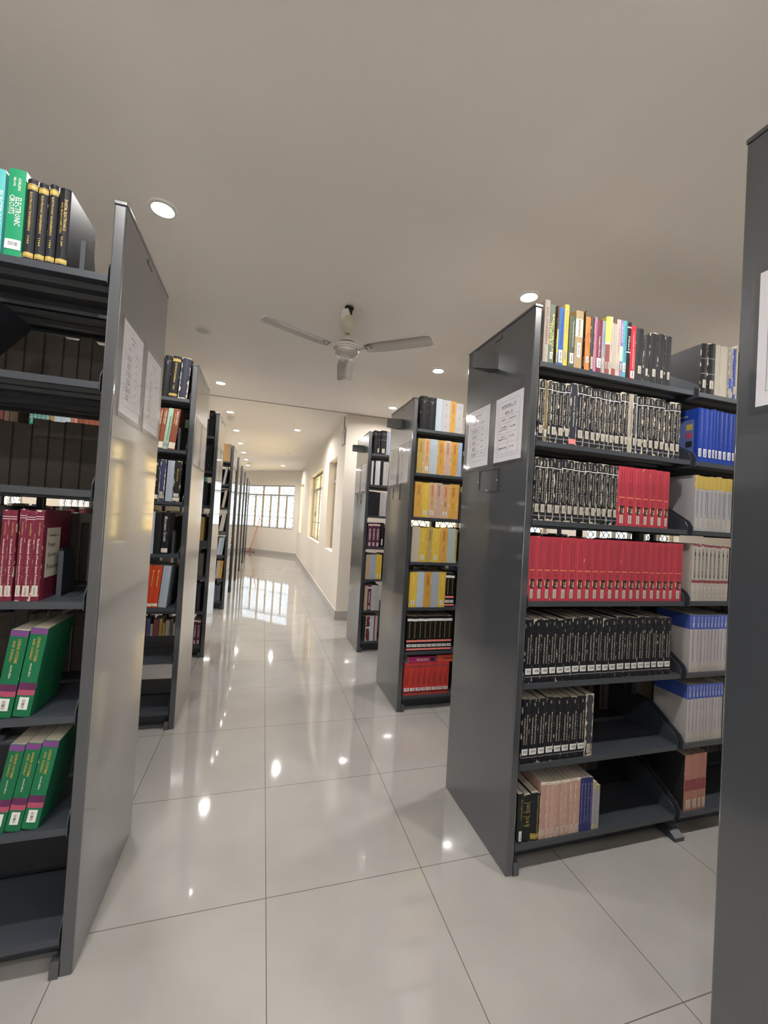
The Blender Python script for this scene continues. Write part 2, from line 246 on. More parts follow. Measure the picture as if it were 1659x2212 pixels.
# ------------------------------------------------------------------ books
# kind: (description, cover colour, wear 0..1, rounded spine, [(text, z0, z1, x-centre, glyph height, ink)], [(z0, z1, ink)], label (z0, z1, width, 'v'/'h'/'o'ld, ) )
V, Hh, OV, OH = 'v', 'h', 'ov', 'oh'
K = {
 'r_cream': ('thick cream paperback with red title', (.50, .44, .37), .2, 0, [('BASIC ENGINEERING', .30, .88, 0, .42, 'n')], [], (.14, .27, .5, OV)),
 'r_bct': ('green book titled in yellow', (.16, .21, .16), .35, 0, [('BASIC CIRCUIT', .16, .84, .17, .40, 'y'), ('THEORY', .30, .70, -.25, .36, 'y')], [], (.08, .20, .5, V)),
 'r_bct2': ('thin brown and yellow book', (.22, .13, .08), .4, 0, [], [(.05, .6, 'y')], (.08, .20, .7, V)),
 'r_blue': ('bright blue book', (.04, .16, .50), .1, 0, [('Circuit Analysis', .35, .9, 0, .3, 'k')], [], (.05, .27, .75, V)),
 'r_yellow': ('tall yellow book', (.72, .58, .11), .05, 0, [('Electrical Machines', .5, .9, 0, .25, 'G')], [], (.12, .25, .5, OV)),
 'r_opst': ('olive green book with white title', (.10, .12, .075), .2, 0, [('Operating Structures', .4, .9, .1, .26, 'w')], [], (.08, .28, .6, V)),
 'r_tan': ('thick tan book with white plate', (.50, .36, .20), .25, 0, [('Electronic Networks', .56, .84, .0, .35, 'k'), ('Electronics', .30, .44, .0, .3, 'd')], [(.55, .86, 'c')], (.2, .45, .45, V)),
 'r_brownthin': ('thin dark brown book', (.16, .08, .05), .2, 0, [], [(.6, .98, 'y')], (.06, .15, .7, OV)),
 'r_orange': ('bright orange book', (.72, .25, .07), .05, 0, [('Linear Integrated', .42, .72, .1, .25, 'n'), ('Electronics', .45, .68, -.15, .2, 'n')], [], (.15, .26, .5, V)),
 'r_darkgrey': ('worn dark grey book', (.06, .05, .05), .5, 0, [], [], (.05, .27, .6, OV)),
 'r_pink': ('thin mauve pink book', (.55, .24, .36), .1, 0, [('Networks and Systems', .3, .9, 0, .3, 'n')], [], None),
 'r_maroon': ('maroon book with white title', (.22, .045, .08), .05, 0, [('Foundations of Electric', .3, .68, 0, .3, 'w')], [], (.1, .28, .8, V)),
 'r_bluegrey': ('pale blue-grey book', (.30, .36, .37), .3, 0, [('Signals', .5, .8, 0, .3, 'b')], [], (.02, .3, .7, OV)),
 'r_yelbrown': ('thin yellow and brown book', (.70, .62, .14), .1, 0, [], [(.02, .52, 'n'), (.52, .56, 'c')], (.1, .22, .6, OV)),
 'r_creamthin': ('thin cream book', (.66, .55, .42), .1, 0, [('Circuits', .4, .8, 0, .3, 'k')], [], (.12, .24, .6, OV)),
 'r_greythin': ('thin grey-cream pamphlet', (.50, .45, .38), .3, 0, [], [(.02, .14, 'n')], None),
 'r_cream2': ('cream book with red lettering', (.56, .49, .41), .15, 0, [('Network Analysis', .4, .85, 0, .3, 'r')], [], (.12, .24, .5, OV)),
 'r_purple': ('purple book with white lettering', (.30, .20, .48), .1, 0, [('CIRCUITS', .6, .95, 0, .45, 'w')], [(.28, .54, 'c')], (.12, .24, .7, OV)),
 'r_teal': ('teal blue book', (.10, .40, .43), .1, 0, [('Electric Power Systems', .3, .9, 0, .35, 'b')], [], (.1, .26, .8, V)),
 'r_blackw': ('black book with white marks', (.02, .02, .022), .25, 0, [('Filters', .5, .75, 0, .4, 'w')], [(.46, .48, 'w'), (.9, .92, 'w')], None),
 'r_red': ('bright red book with white title', (.68, .045, .07), .02, 0, [('Transmission and Distribution', .2, .9, 0, .25, 'c')], [], (.03, .16, .8, V)),
 'r_blackcloth': ('frayed black cloth book', (.035, .036, .038), .35, 1, [], [], (.14, .29, .38, OV)),
 'b_basic': ('black worn textbook with white title', (.018, .019, .024), .60, 0, [('Modern Digital and Analog', .29, .83, .19, .20, 'c'), ('Communication Systems', .31, .80, -.16, .20, 'c'), ('LATHI', .88, .96, 0, .2, 'c')], [(.845, .856, 'w'), (.07, .08, 'd')], (.13, .26, .62, OV)),
 'b_olive': ('torn olive-brown book', (.22, .16, .075), .8, 0, [('Systems', .3, .7, .2, .25, 'w')], [], (.08, .2, .5, V)),
 'b_bluew': ('black book with blue side', (.03, .035, .05), .55, 0, [('Control Systems', .3, .8, .0, .28, 'c')], [(.02, .1, 's')], None),
 'b_creamw': ('cream book with torn spine', (.45, .41, .33), .6, 0, [('Communication Systems', .3, .8, .1, .3, 'k')], [], (.13, .26, .6, OV)),
 'b_bluewh': ('pale blue-white book', (.40, .46, .52), .4, 0, [('Communication Systems', .3, .8, .1, .3, 'd')], [], (.1, .2, .7, V)),
 'red_t': ('red textbook', (.50, .055, .08), .04, 0, [('Semiconductor Physics', .50, .95, .16, .24, 'n'), ('and Devices, Basic Principles', .50, .95, -.14, .22, 'n'), ('Third Edition', .37, .45, 0, .3, 'n')], [(.475, .482, 'o', -.7, .7), (.20, .34, 'k', -.35, .75), (.24, .32, 'o', -.6, -.42), (.21, .30, 'c', .45, .62), (.26, .30, 'm', -.1, .25), (.22, .25, 'd', .05, .35)], (.04, .18, .42, OV)),
 'mdacs': ('black worn textbook with white title', (.012, .013, .017), .30, 0, [('Modern Digital and Analog', .30, .76, .17, .19, 'c'), ('Communication Systems', .30, .72, -.17, .19, 'c'), ('LATHI', .90, .95, 0, .15, 'c')], [(.09, .10, 'd')], (.135, .23, .82, 'H')),
 'worn_w': ('torn black book with flaking spine', (.05, .055, .065), .95, 0, [], [], (.05, .2, .5, OV)),
 'g_black0': ('dark green cloth book', (.022, .028, .024), .1, 1, [('Digital', .5, .9, 0, .2, 'G')], [], (.04, .25, .5, V)),
 'g_black': ('dark green gold-banded book', (.015, .02, .018), .1, 1, [('CIRCUITS', .66, .82, 0, .4, 'G'), ('2 & 3', .36, .52, 0, .4, 'G')], [(.84, .85, 'G'), (.64, .65, 'G'), (.54, .55, 'G'), (.34, .35, 'G')], None),
 'g_blackgold': ('black cloth book with gold title', (.015, .02, .02), .05, 1, [('Electronic Communication Systems', .18, .94, .2, .30, 'g')], [(.03, .05, 'g'), (.06, .12, 'G'), (.13, .15, 'g')], None),
 'pinkworn': ('faded pink paperback with frayed foot', (.52, .33, .27), .6, 0, [], [(.97, .99, 'c')], (.05, .17, .5, OV)),
 'navy_t': ('thin navy blue book', (.035, .04, .16), .1, 0, [('Electronic Devices and Circuits', .15, .9, 0, .36, 'd')], [], None),
 'creamold': ('stained cream booklet', (.40, .36, .25), .3, 0, [], [(.1, .85, 'd')], None),
 'cloth_old': ('cracked black leather volume', (.022, .022, .024), .3, 1, [], [(.70, .71, 'd'), (.40, .41, 'd')], (.12, .28, .5, OV)),
 'cream_old': ('yellowed cream volume', (.50, .46, .39), .3, 1, [], [], None),
 'cream_blue': ('cream book with blue stains', (.44, .40, .36), .5, 0, [('Systems', .3, .9, 0, .3, 'b')], [(.2, .4, 'b')], None),
 'blue_w': ('worn blue book', (.06, .09, .33), .6, 0, [], [], (.1, .25, .6, OV)),
 'bluebk': ('glossy blue textbook', (.02, .055, .33), .06, 0, [('ELECTRONICS', .3, .95, .0, .25, 'b')], [], (.1, .25, .62, V)),
 'goldtop': ('cream textbook with gold top band', (.42, .41, .41), .15, 0, [('Telecommunication Switching', .25, .72, .15, .22, 'k'), ('Systems and Networks', .3, .72, -.15, .22, 'b')], [(.76, 1., 'G')], (.06, .22, .5, OV)),
 'comsys': ('grimy cream textbook', (.47, .44, .39), .25, 0, [('COMMUNICATION SYSTEMS', .40, .92, .0, .40, 'k')], [(.32, .37, 'n'), (.97, 1., 'n')], (.08, .26, .7, OV)),
 'whiteblue': ('white textbook with blue top band', (.48, .45, .43), .08, 0, [('Principles of Communication', .18, .72, .0, .34, 'b'), ('SYSTEMS', .78, .97, 0, .34, 'w')], [(.75, 1., 'b')], (.03, .12, .6, OV)),
 'rosebk': ('rose-brown paperback with stained foot', (.42, .20, .15), .15, 0, [], [(.35, .55, 'n')], (.04, .2, .6, OV)),
 'blk_cloth': ('scuffed black cloth book', (.018, .018, .02), .15, 1, [('Electronics', .8, .86, 0, .3, 'd')], [(.88, .885, 'd')], None),
 'skyw': ('pale blue-white paper-covered book', (.47, .55, .61), .12, 0, [], [], None),
 'greyw': ('grey-white paper-covered book', (.48, .46, .46), .15, 0, [('. . .', .1, .9, 0, .2, 'd')], [], None),
 'amberw': ('amber paperback with torn spine', (.62, .34, .07), .42, 0, [('ELECTRONICS', .62, .9, .0, .34, 'n'), ('Theory', .3, .46, 0, .18, 'k')], [], None),
 'mustard': ('mustard yellow worn paperback', (.48, .35, .10), .4, 0, [('DEVICES', .6, .9, 0, .34, 'n')], [], None),
 'tanorange': ('tan-orange paperback with red lettering', (.60, .38, .20), .45, 0, [('ELECTRONICS', .6, .92, 0, .34, 'r'), ('Principles', .35, .5, 0, .2, 'k')], [], (.08, .2, .5, V)),
 'pinktan': ('pinkish tan torn paperback', (.56, .38, .30), .55, 0, [('ELECTRONIC', .6, .92, 0, .34, 'n')], [], None),
 'yellowb': ('yellow worn paperback', (.68, .48, .07), .2, 0, [('PRINCIPLES', .6, .9, 0, .28, 'o')], [], (.07, .2, .45, V)),
 'bluepale': ('powder blue book', (.30, .40, .58), .08, 0, [], [], None),
 'bluegreyw': ('plain blue-grey paper-covered book', (.40, .46, .53), .1, 0, [], [], None),
 'creamworn': ('cream book with battered spine', (.50, .45, .36), .5, 0, [], [], None),
 'palemint': ('pale mint book', (.42, .50, .46), .1, 0, [], [], None),
 'blackpink': ('black paperback, gold title, pink band', (.012, .012, .013), .0, 0, [('Electronic Devices & Circuits', .38, .82, .0, .22, 'g')], [(.27, .325, 's'), (.04, .09, 's'), (.86, .93, 'w')], (.13, .21, .9, 'H')),
 'redsig': ('red textbook with black title', (.58, .055, .045), .0, 0, [('Network Analysis', .30, .76, .12, .28, 'k'), ('and Synthesis', .30, .66, -.2, .24, 'k')], [(.87, .92, 'n'), (.06, .1, 'k')], (.13, .22, .85, 'H')),
 'blk_label': ('black bound book with old paper label', (.02, .02, .024), .1, 1, [], [(.6, .61, 'd'), (.85, .86, 'd')], (.06, .24, .5, OV)),
 'plainwhite': ('plain white spine', (.62, .62, .62), .0, 0, [], [], None),
 'darkplain': ('plain black book', (.016, .017, .02), .12, 0, [], [], None),
 'plum': ('plum book with pale lettering', (.11, .028, .07), .05, 0, [('ENGINEERING', .3, .75, 0, .4, 'c')], [(.88, .94, 'c')], (.05, .2, .5, OV)),
 'darklabel': ('black book with white sticker', (.02, .02, .022), .0, 0, [], [], (.1, .35, .5, V)),
 'tanplain': ('plain tan book', (.45, .34, .23), .1, 0, [], [], None),
 'patterned': ('maroon and cream mottled book', (.14, .035, .045), .95, 0, [], [(.5, .56, 'c')], None),
 'maroonthin': ('thin maroon book', (.30, .03, .06), 0, 0, [], [], None),
 'tealec': ('teal textbook with white lettering', (.10, .42, .42), .0, 0, [('ELECTRONIC', .3, .75, .2, .34, 'w'), ('CIRCUITS', .36, .75, -.25, .34, 'w')], [], None),
 'greenec': ('green ELECTRONIC CIRCUITS textbook', (.02, .28, .13), .0, 0, [('ELECTRONIC', .36, .68, .17, .34, 'w'), ('CIRCUITS', .48, .70, -.2, .34, 'w'), ('SCHILLING', .76, .90, .17, .16, 'w'), ('BELOVE', .80, .90, -.12, .14, 'w')], [], (.09, .20, .92, 'H')),
 'goldblk': ('black bound book with gold lettering', (.018, .019, .023), .08, 1, [('ELECTRONIC ENGINEERING', .36, .84, .0, .22, 'g'), ('1984', .2, .3, 0, .2, 'G')], [(.875, .885, 'g'), (.89, .93, 'G'), (.935, .945, 'g'), (.04, .05, 'g'), (.055, .10, 'G')], None),
 'dgtl': ('wide black DIGITAL ELECTRONICS book', (.010, .010, .014), .08, 1, [('DIGITAL ELECTRONICS', .46, .86, .16, .22, 'g'), ('AND MICROCOMPUTERS', .42, .82, -.15, .18, 'G'), ('R.P. JAIN', .26, .38, 0, .2, 'g')], [(.04, .05, 'g'), (.055, .10, 'G')], None),
 'maroon_p': ('maroon power system protection textbook', (.17, .02, .045), .38, 0, [('Fundamentals of Power System Protection', .16, .68, .0, .34, 'c'), ('Second Edition', .72, .86, .1, .2, 'G')], [(.90, .905, 'w'), (.925, .93, 'w'), (.05, .07, 'p')], (.05, .17, .7, OV)),
 'lathi': ('green textbook leaning, LATHI on spine', (.015, .16, .07), .0, 0, [('LINEAR SYSTEMS', .62, .90, .12, .17, 'G'), ('AND SIGNALS', .64, .88, -.16, .16, 'G'), ('second edition', .45, .60, -.02, .14, 'c'), ], [(.93, .999, 'v'), (.24, .38, 'm'), (.30, .38, 'v')], (.08, .22, .55, V)),
 'brownbk': ('red-brown textbook with white title', (.27, .085, .05), .15, 0, [('DIGITAL DESIGN', .6, .93, .15, .28, 'w'), ('Circuits', .62, .88, -.15, .2, 'o')], [(.02, .17, 'c')], None),
 'mintbk': ('mint green book with black title', (.40, .58, .42), .05, 0, [('ELECTRONIC DEVICES AND CIRCUITS', .2, .8, .15, .3, 'k')], [(.06, .15, 'd')], None),
 'worn_blue': ('torn blue-black volume', (.035, .04, .06), .75, 1, [], [], None),
 'blackwh': ('black book with large white title', (.015, .015, .02), .25, 0, [('Microwave Circuits', .3, .9, 0, .48, 'c')], [(.04, .14, 'c')], None),
 'navyworn': ('navy book with torn cream edges', (.05, .055, .13), .8, 0, [], [], (.06, .22, .55, OV)),
 'blkworn': ('worn black book with two stickers', (.03, .027, .025), .6, 0, [('Electronics', .5, .8, 0, .3, 'G')], [(.02, .1, 'c')], (.12, .2, .7, 'H')),
 'redor': ('orange-red textbook with yellow title', (.55, .06, .02), .06, 0, [('Microelectronics', .5, .9, 0, .32, 'o')], [(.03, .1, 'c')], None),
 'tealset': ('teal book of a matching set', (.03, .27, .22), .1, 0, [('SEMICONDUCTOR', .3, .95, .17, .28, 'w'), ('DEVICES', .4, .95, -.18, .28, 'w')], [], None),
 'goldthin': ('thin ochre book', (.45, .25, .07), .2, 0, [('Microwave', .3, .95, 0, .35, 'n')], [], None),
 'salmon': ('salmon pink book', (.55, .24, .16), .2, 0, [('Power', .3, .9, 0, .3, 'n')], [], None),
 'orangepl': ('plain pale orange book', (.66, .40, .16), .1, 0, [], [], None),
}
T0, H0 = .04, .26
COVERS = {}
def book_meshes(k):
    if k in COVERS: return COVERS[k]
    d, col, wear, rnd, texts, bands, lab = K[k]
    cm = worn('cover_'+k, col, wear, rough=.3 if k in ('red_t', 'bluebk', 'lathi', 'redsig', 'blackpink', 'r_red', 'whiteblue') else .5)
    rr = random.Random(k)
    D = .19 if rnd else .175
    mb = MB(); t = T0/2; bt = .0022 if rnd else .0011
    bul = .006 if rnd else .0022
    # spine: curved outer face with thickness, as a closed prism along z
    n = 6; out = [(-t + T0*i/n, bul*(1-math.sin(PI*i/n))) for i in range(n+1)]
    inn = [(t-bt, bul+.002), (-t+bt, bul+.002)]
    # one U-shaped cover outline in plan
    outline = out + [(t, D), (t-bt, D)] + inn + [(-t+bt, D), (-t, D)]
    mb.prism(outline, 0, H0, cm, 'z')
    if rnd:   # head-band lips at top and bottom of the spine
        mb.prism([(x*.93, y-.0007) for x, y in out]+[(t*.8, bul+.001), (-t*.8, bul+.001)], H0-.006, H0+.0012, cm, 'z')
    def spine_y(x): 
        u = (x+t)/T0; return bul*(1-math.sin(PI*min(1, max(0, u))))
    for bd in bands:
        z0, z1, ink = bd[:3]; xa, xb = bd[3:] if len(bd) > 3 else (-.99, .99)
        m = tmat(ink); xs = [t*(xa+(xb-xa)*i/6) for i in range(7)]
        for i in range(6):
            a, b = xs[i], xs[i+1]
            mb.quad((a, spine_y(a)-.0003, z0*H0), (b, spine_y(b)-.0003, z0*H0), (b, spine_y(b)-.0003, z1*H0), (a, spine_y(a)-.0003, z1*H0), m)
    def side(sx, y0, y1, z0, z1, m, e=.0004):
        x = sx*(t+e); mb.quad((x, y0*D, z0*H0), (x, y1*D, z0*H0), (x, y1*D, z1*H0), (x, y0*D, z1*H0), m)
    if k == 'whiteblue':
        side(-1, .02, 1, .75, 1, tmat('b'))
        for i in range(14): side(-1, .18, .18+rr.uniform(.5, .72), .68-i*.035, .674-i*.035, tmat('d'))
    if k == 'rosebk': side(-1, .03, 1, 0, .985, tmat('k'))
    if k == 'goldtop':
        for i in range(9): side(-1, .12, .12+rr.uniform(.5, .72), .80-i*.03, .795-i*.03, tmat('d'))
    if k == 'bluebk':
        side(-1, .12, .85, .12, .80, paint('cover_panel_blue', (.10, .14, .34), .4)); 
        for zc, ink in ((.66, 'G'), (.50, 'm'), (.34, 'k')): side(-1, .16, .34, zc-.05, zc+.06, tmat(ink), .0008)
        text_on(mb, 'TEXT BOOKS', tmat('c'), lambda u, v: (-t-.0008, D*(.85-.55*u), H0*(.86+.03*v)))
    if k == 'maroon_p':
        side(1, .14, .62, .24, .80, tmat('c'))
        for tx, zc, y1 in (('FUNDAMENTALS OF', .70, .56), ('Power', .58, .46), ('System', .46, .50), ('Protection', .33, .58)):
            text_on(mb, tx, tmat('k'), lambda u, v, zc=zc, y1=y1: (t+.0009, D*(.20+(y1-.20)*u), H0*(zc+(.025 if zc == .70 else .06)*v)))
    for tx, z0, z1, xc, gh, ink in texts:
        def fn(u, v, z0=z0, z1=z1, xc=xc, gh=gh):
            x = (xc + (v-.5)*gh)*T0; return (x, spine_y(x)-.0006, (z1-(z1-z0)*u)*H0)
        text_on(mb, tx, tmat(ink), fn)
    cov = mb.mesh('book_cover')
    pb = MB(); ins = .003 if rnd else .0008
    pb.box(-t+bt, t-bt, bul+.002, D-.002-ins, ins, H0-ins, PAGES)
    pages = pb.mesh('page_block')
    lm = None
    if lab:
        z0, z1, w, typ = lab; L = MB(); pm = OLDP if typ.startswith('o') else WHITEP
        w2 = w*T0/2; y = spine_y(0)-.0008
        xs = [-w2, -w2*.5, 0, w2*.5, w2]
        for a, b in zip(xs, xs[1:]):
            L.quad((a, min(y, spine_y(a)-.0008) if rnd == 0 else spine_y(a)-.0009, z0*H0), (b, spine_y(b)-.0009, z0*H0), (b, spine_y(b)-.0009, z1*H0), (a, spine_y(a)-.0009, z1*H0), pm)
        zz0, zz1 = z0*H0, z1*H0; ink = INKG if typ.startswith('o') else INK
        nb = 9
        for i in range(nb):
            f = .14+.72*i/nb; wd = rr.choice((.02, .035, .05))
            if typ in ('H',):
                a = -w2+2*w2*f; L.quad((a, spine_y(a)-.0012, zz0+(zz1-zz0)*.35), (a+wd*2*w2, spine_y(a)-.0012, zz0+(zz1-zz0)*.35), (a+wd*2*w2, spine_y(a)-.0012, zz0+(zz1-zz0)*.75), (a, spine_y(a)-.0012, zz0+(zz1-zz0)*.75), ink)
            else:
                a = zz0+(zz1-zz0)*f; L.quad((-w2*.35, spine_y(0)-.0013, a), (w2*.3, spine_y(0)-.0013, a), (w2*.3, spine_y(0)-.0013, a+wd*(zz1-zz0)), (-w2*.35, spine_y(0)-.0013, a+wd*(zz1-zz0)), ink)
        lm = L.mesh('barcode_label')
    COVERS[k] = (cov, pages, lm); return COVERS[k]
def add_book(k, x0, x1, y, z, h, lean=0, back=False):
    cov, pg, lb = book_meshes(k)
    t = x1-x0
    o = bpy.data.objects.new('book', cov); COL.objects.link(o)
    o.scale = (t*.985/T0, 1, h/H0); rz = PI if back else 0
    a = math.radians(-lean)
    o.location = ((x0+x1)/2, y, z + abs(math.sin(a))*t/2 + .0006)
    o.rotation_euler = (0, a, rz)
    p = bpy.data.objects.new('page_block', pg); COL.objects.link(p); p.parent = o
    if lb:
        l = bpy.data.objects.new('barcode_label', lb); COL.objects.link(l); l.parent = o
    return o
# ------------------------------------------------------------------ measured layout (metres)
H, XL, XR, CZ, DEP = 2.326, -.460, 1.016, 2.828, .563
YL = [1.42, 2.844, 4.172, 6.169, 7.445, 8.730, 10.040, 11.621, 12.955]
YR = [.100, 1.426, 2.829, 4.160]
LV = [2.095, 1.765, 1.436, 1.101, .763, .433, .112]
ORD = ['first', 'second', 'third', 'fourth', 'fifth', 'sixth', 'seventh', 'eighth', 'ninth', 'tenth', 'eleventh', 'twelfth', 'thirteenth', 'fourteenth', 'fifteenth', 'sixteenth', 'seventeenth', 'eighteenth', 'nineteenth', 'twentieth', 'twenty-first', 'twenty-second', 'twenty-third', 'twenty-fourth', 'twenty-fifth', 'twenty-sixth', 'twenty-seventh', 'twenty-eighth', 'twenty-ninth', 'thirtieth', 'thirty-first', 'thirty-second', 'thirty-third']
SH = ['top', 'second', 'third', 'fourth', 'fifth', 'sixth', 'bottom']

# ------------------------------------------------------------------ camera
cam = bpy.data.cameras.new('camera'); co = bpy.data.objects.new('camera', cam); COL.objects.link(co)
R0 = Vector((.9572425, -.2831754, .0591475)); R1 = Vector((.2825354, .9590669, .0190914)); R2 = Vector((-.0621326, -.0015638, .9980664))
mt = Matrix((R0, R2, -R1)).transposed().to_4x4(); mt.translation = Vector((0, 0, 1.4)); co.matrix_world = mt
cam.sensor_fit = 'HORIZONTAL'; cam.sensor_width = 36; cam.lens = 19.073; cam.clip_start = .02; cam.clip_end = 200
SC.camera = co

# ------------------------------------------------------------------ floor, ceiling, walls
def floor_material():
    m, nt, out = newmat('polished_floor_tile'); b = N(nt, 'ShaderNodeBsdfPrincipled')
    tc = N(nt, 'ShaderNodeTexCoord'); mp = N(nt, 'ShaderNodeMapping'); mp.inputs['Location'].default_value = (-.095+.001, -1.545+.001, 0)
    nt.links.new(tc.outputs['Object'], mp.inputs[0])
    br = N(nt, 'ShaderNodeTexBrick'); br.offset = 0; br.offset_frequency = 1; br.squash = 1
    br.inputs['Scale'].default_value = 1; br.inputs['Brick Width'].default_value = .605; br.inputs['Row Height'].default_value = .62
    br.inputs['Mortar Size'].default_value = .0016; br.inputs['Mortar Smooth'].default_value = .1; br.inputs['Bias'].default_value = 0
    br.inputs['Color1'].default_value = (.385, .367, .350, 1); br.inputs['Color2'].default_value = (.402, .384, .366, 1); br.inputs['Mortar'].default_value = (.14, .125, .11, 1)
    nt.links.new(mp.outputs[0], br.inputs['Vector'])
    no = N(nt, 'ShaderNodeTexNoise'); no.inputs['Scale'].default_value = 5; no.inputs['Detail'].default_value = 7
    nt.links.new(tc.outputs['Object'], no.inputs['Vector'])
    mx = N(nt, 'ShaderNodeMix', data_type='RGBA', blend_type='MULTIPLY'); mx.inputs[0].default_value = .22
    nt.links.new(br.outputs['Color'], mx.inputs[6]); nt.links.new(no.outputs['Fac'], mx.inputs[7])
    nt.links.new(mx.outputs[2], b.inputs['Base Color'])
    b.inputs['Roughness'].default_value = .045; b.inputs['Specular IOR Level'].default_value = .85
    n2 = N(nt, 'ShaderNodeTexNoise'); n2.inputs['Scale'].default_value = 2.2; n2.inputs['Detail'].default_value = 1
    nt.links.new(tc.outputs['Object'], n2.inputs['Vector'])
    bp = N(nt, 'ShaderNodeBump'); bp.inputs['Strength'].default_value = .22; bp.inputs['Distance'].default_value = .004
    nt.links.new(n2.outputs['Fac'], bp.inputs['Height']); nt.links.new(bp.outputs[0], b.inputs['Normal'])
    nt.links.new(b.outputs[0], out.inputs[0]); return m
FLOOR = floor_material()
def struct(mb, name, **k): return tag(mb.build(name, **k), kind='structure')
room = [(-5, -2.5), (9, -2.5), (9, 5.5), (1.018, 5.5), (1.085, 13.605), (-5, 19.69)]
struct(MB().prism(room, -.1, 0, FLOOR, 'z'), 'floor')
struct(MB().prism([(-5.2, -2.7), (9.2, -2.7), (9.2, 5.497), (-5.2, 5.497)], CZ+.004, CZ+.1, CEIL, 'z')
       .prism([(-5.2, 5.497), (1.25, 5.497), (1.33, 13.7), (-5.2, 20.2)], CZ-.004, CZ+.1, CEIL, 'z'), 'ceiling')
struct(MB().box(-5, 9, 5.488, 5.497, CZ-.004, CZ+.006, TRIM), 'trim_1')  # joint strip, coloured dark for the shadow line of the ceiling step

def wall(name, A, B, th, ops):
    """wall whose room-side face runs A to B (room on the left of A->B is false: outward = right-hand normal), with openings (s0, s1, z0, z1)"""
    A = Vector((A[0], A[1], 0)); B = Vector((B[0], B[1], 0)); d = (B-A); L = d.length; d.normalize(); nrm = Vector((d.y, -d.x, 0))
    M = Matrix((d, nrm, Vector((0, 0, 1)))).transposed().to_4x4(); M.translation = A
    mb = MB(); s = 0
    for s0, s1, z0, z1 in sorted(ops):
        mb.box(s, s0, 0, th, 0, CZ+.05, WALL, M); mb.box(s0, s1, 0, th, 0, z0, WALL, M); mb.box(s0, s1, 0, th, z1, CZ+.05, WALL, M); s = s1
    mb.box(s, L, 0, th, 0, CZ+.05, WALL, M)
    struct(mb, name); return M, L
def baseboard(name, A, B):
    A = Vector((A[0], A[1], 0)); B = Vector((B[0], B[1], 0)); d = (B-A); L = d.length; d.normalize(); nrm = Vector((-d.y, d.x, 0))
    M = Matrix((d, nrm, Vector((0, 0, 1)))).transposed().to_4x4(); M.translation = A
    struct(MB().box(0, L, -.001, .012, .0005, .124, SKIRT, M).box(0, L, -.001, .010, .124, .130, WALL, M), name)
WN = [0]
def window(M, s0, s1, z0, z1, dep, bays, trans, halves=2, lower=None, grille='diamond', dfr=.045):
    """window set `dep` into the wall: frame, glass and an iron grille behind it"""
    WN[0] += 1; nm = 'window_%d' % WN[0]
    fr = MB(); w = s1-s0; bw = w/bays
    y0, y1 = dep, dep+dfr
    for a, b in ((s0, s0+.035), (s1-.035, s1)): fr.box(a, b, y0, y1, z0, z1, FRAME, M)
    for a, b in ((z0, z0+.035), (z1-.035, z1)): fr.box(s0, s1, y0, y1, a, b, FRAME, M)
    fr.box(s0, s1, y0-.004, y1, trans-.025, trans+.025, FRAME, M)
    for i in range(bays):
        a = s0+bw*i
        if i: fr.box(a-.025, a+.025, y0-.003, y1, z0, z1, FRAME, M)
        for h in range(1, halves): fr.box(a+bw*h/halves-.022, a+bw*h/halves+.022, y0, y1, z0, trans, FRAME, M)
        if lower: fr.box(a, a+bw, y0+.004, y1-.004, lower-.009, lower+.009, FRAME, M)
    fro = fr.build(nm); tag(fro, kind='structure')
    gl = MB().box(s0+.02, s1-.02, y0+dfr*.45, y0+dfr*.45+.004, z0+.02, z1-.02, GLASS, M).build('glass_pane', fro)
    g = MB(); yy = y1+.03; cells = []
    for i in range(bays):
        cells.append((s0+bw*i+.03, s0+bw*(i+1)-.03, trans+.09, z1-.09))
        for h in range(halves): cells.append((s0+bw*i+bw*h/halves+.03, s0+bw*i+bw*(h+1)/halves-.03, z0+.04, trans-.04))
    r = .0075; k = 1.4
    for a0, a1, b0, b1 in cells:
        if grille == 'diamond':
            st = .088
            for sg in (1, -1):
                c = (b0 if sg > 0 else b0)-k*(a1-a0) ; 
                t = b0-k*(a1-a0)
                while t < b1+k*(a1-a0):
                    pts = []
                    # line z = t + sg*k*(s-a0) (sg>0) or z = t + k*(a1-s)
                    def zz(s): return t+k*(s-a0) if sg > 0 else t+k*(a1-s)
                    lo, hi = a0, a1
                    ss = [a0, a1]
                    if sg > 0: ss = [max(a0, a0+(b0-t)/k), min(a1, a0+(b1-t)/k)]
                    else: ss = [max(a0, a1-(b1-t)/k), min(a1, a1-(b0-t)/k)]
                    if ss[1]-ss[0] > .01:
                        g.tube(M @ Vector((ss[0], yy, zz(ss[0]))), M @ Vector((ss[1], yy, zz(ss[1]))), r, GRILLE, 4)
                    t += st*k*1.3
        else:
            n = max(2, int((a1-a0)/.15))
            for i in range(n+1): s = a0+(a1-a0)*i/n; g.tube(M @ Vector((s, yy, b0-.04)), M @ Vector((s, yy, b1+.04)), .0035, GRILLE, 4)
            q = b0
            while q < b1: g.tube(M @ Vector((a0, yy+.012, q)), M @ Vector((a1, yy+.012, q+.05)), .004, GRILLE, 4); q += .13
    for zc in (z0+.05, trans-.06, trans+.05, z1-.05): g.tube(M @ Vector((s0, yy, zc)), M @ Vector((s1, yy, zc)), r*1.2, GRILLE, 4)
    g.build('window_grille', fro)
    # window latches on the casements
    h = MB()
    for i in range(bays): h.box(s0+bw*i+bw/2-.012, s0+bw*i+bw/2+.012, y0-.02, y0, (z0+trans)/2-.06, (z0+trans)/2+.06, FRAME, M)
    h.build('window_latch', fro)
    return fro

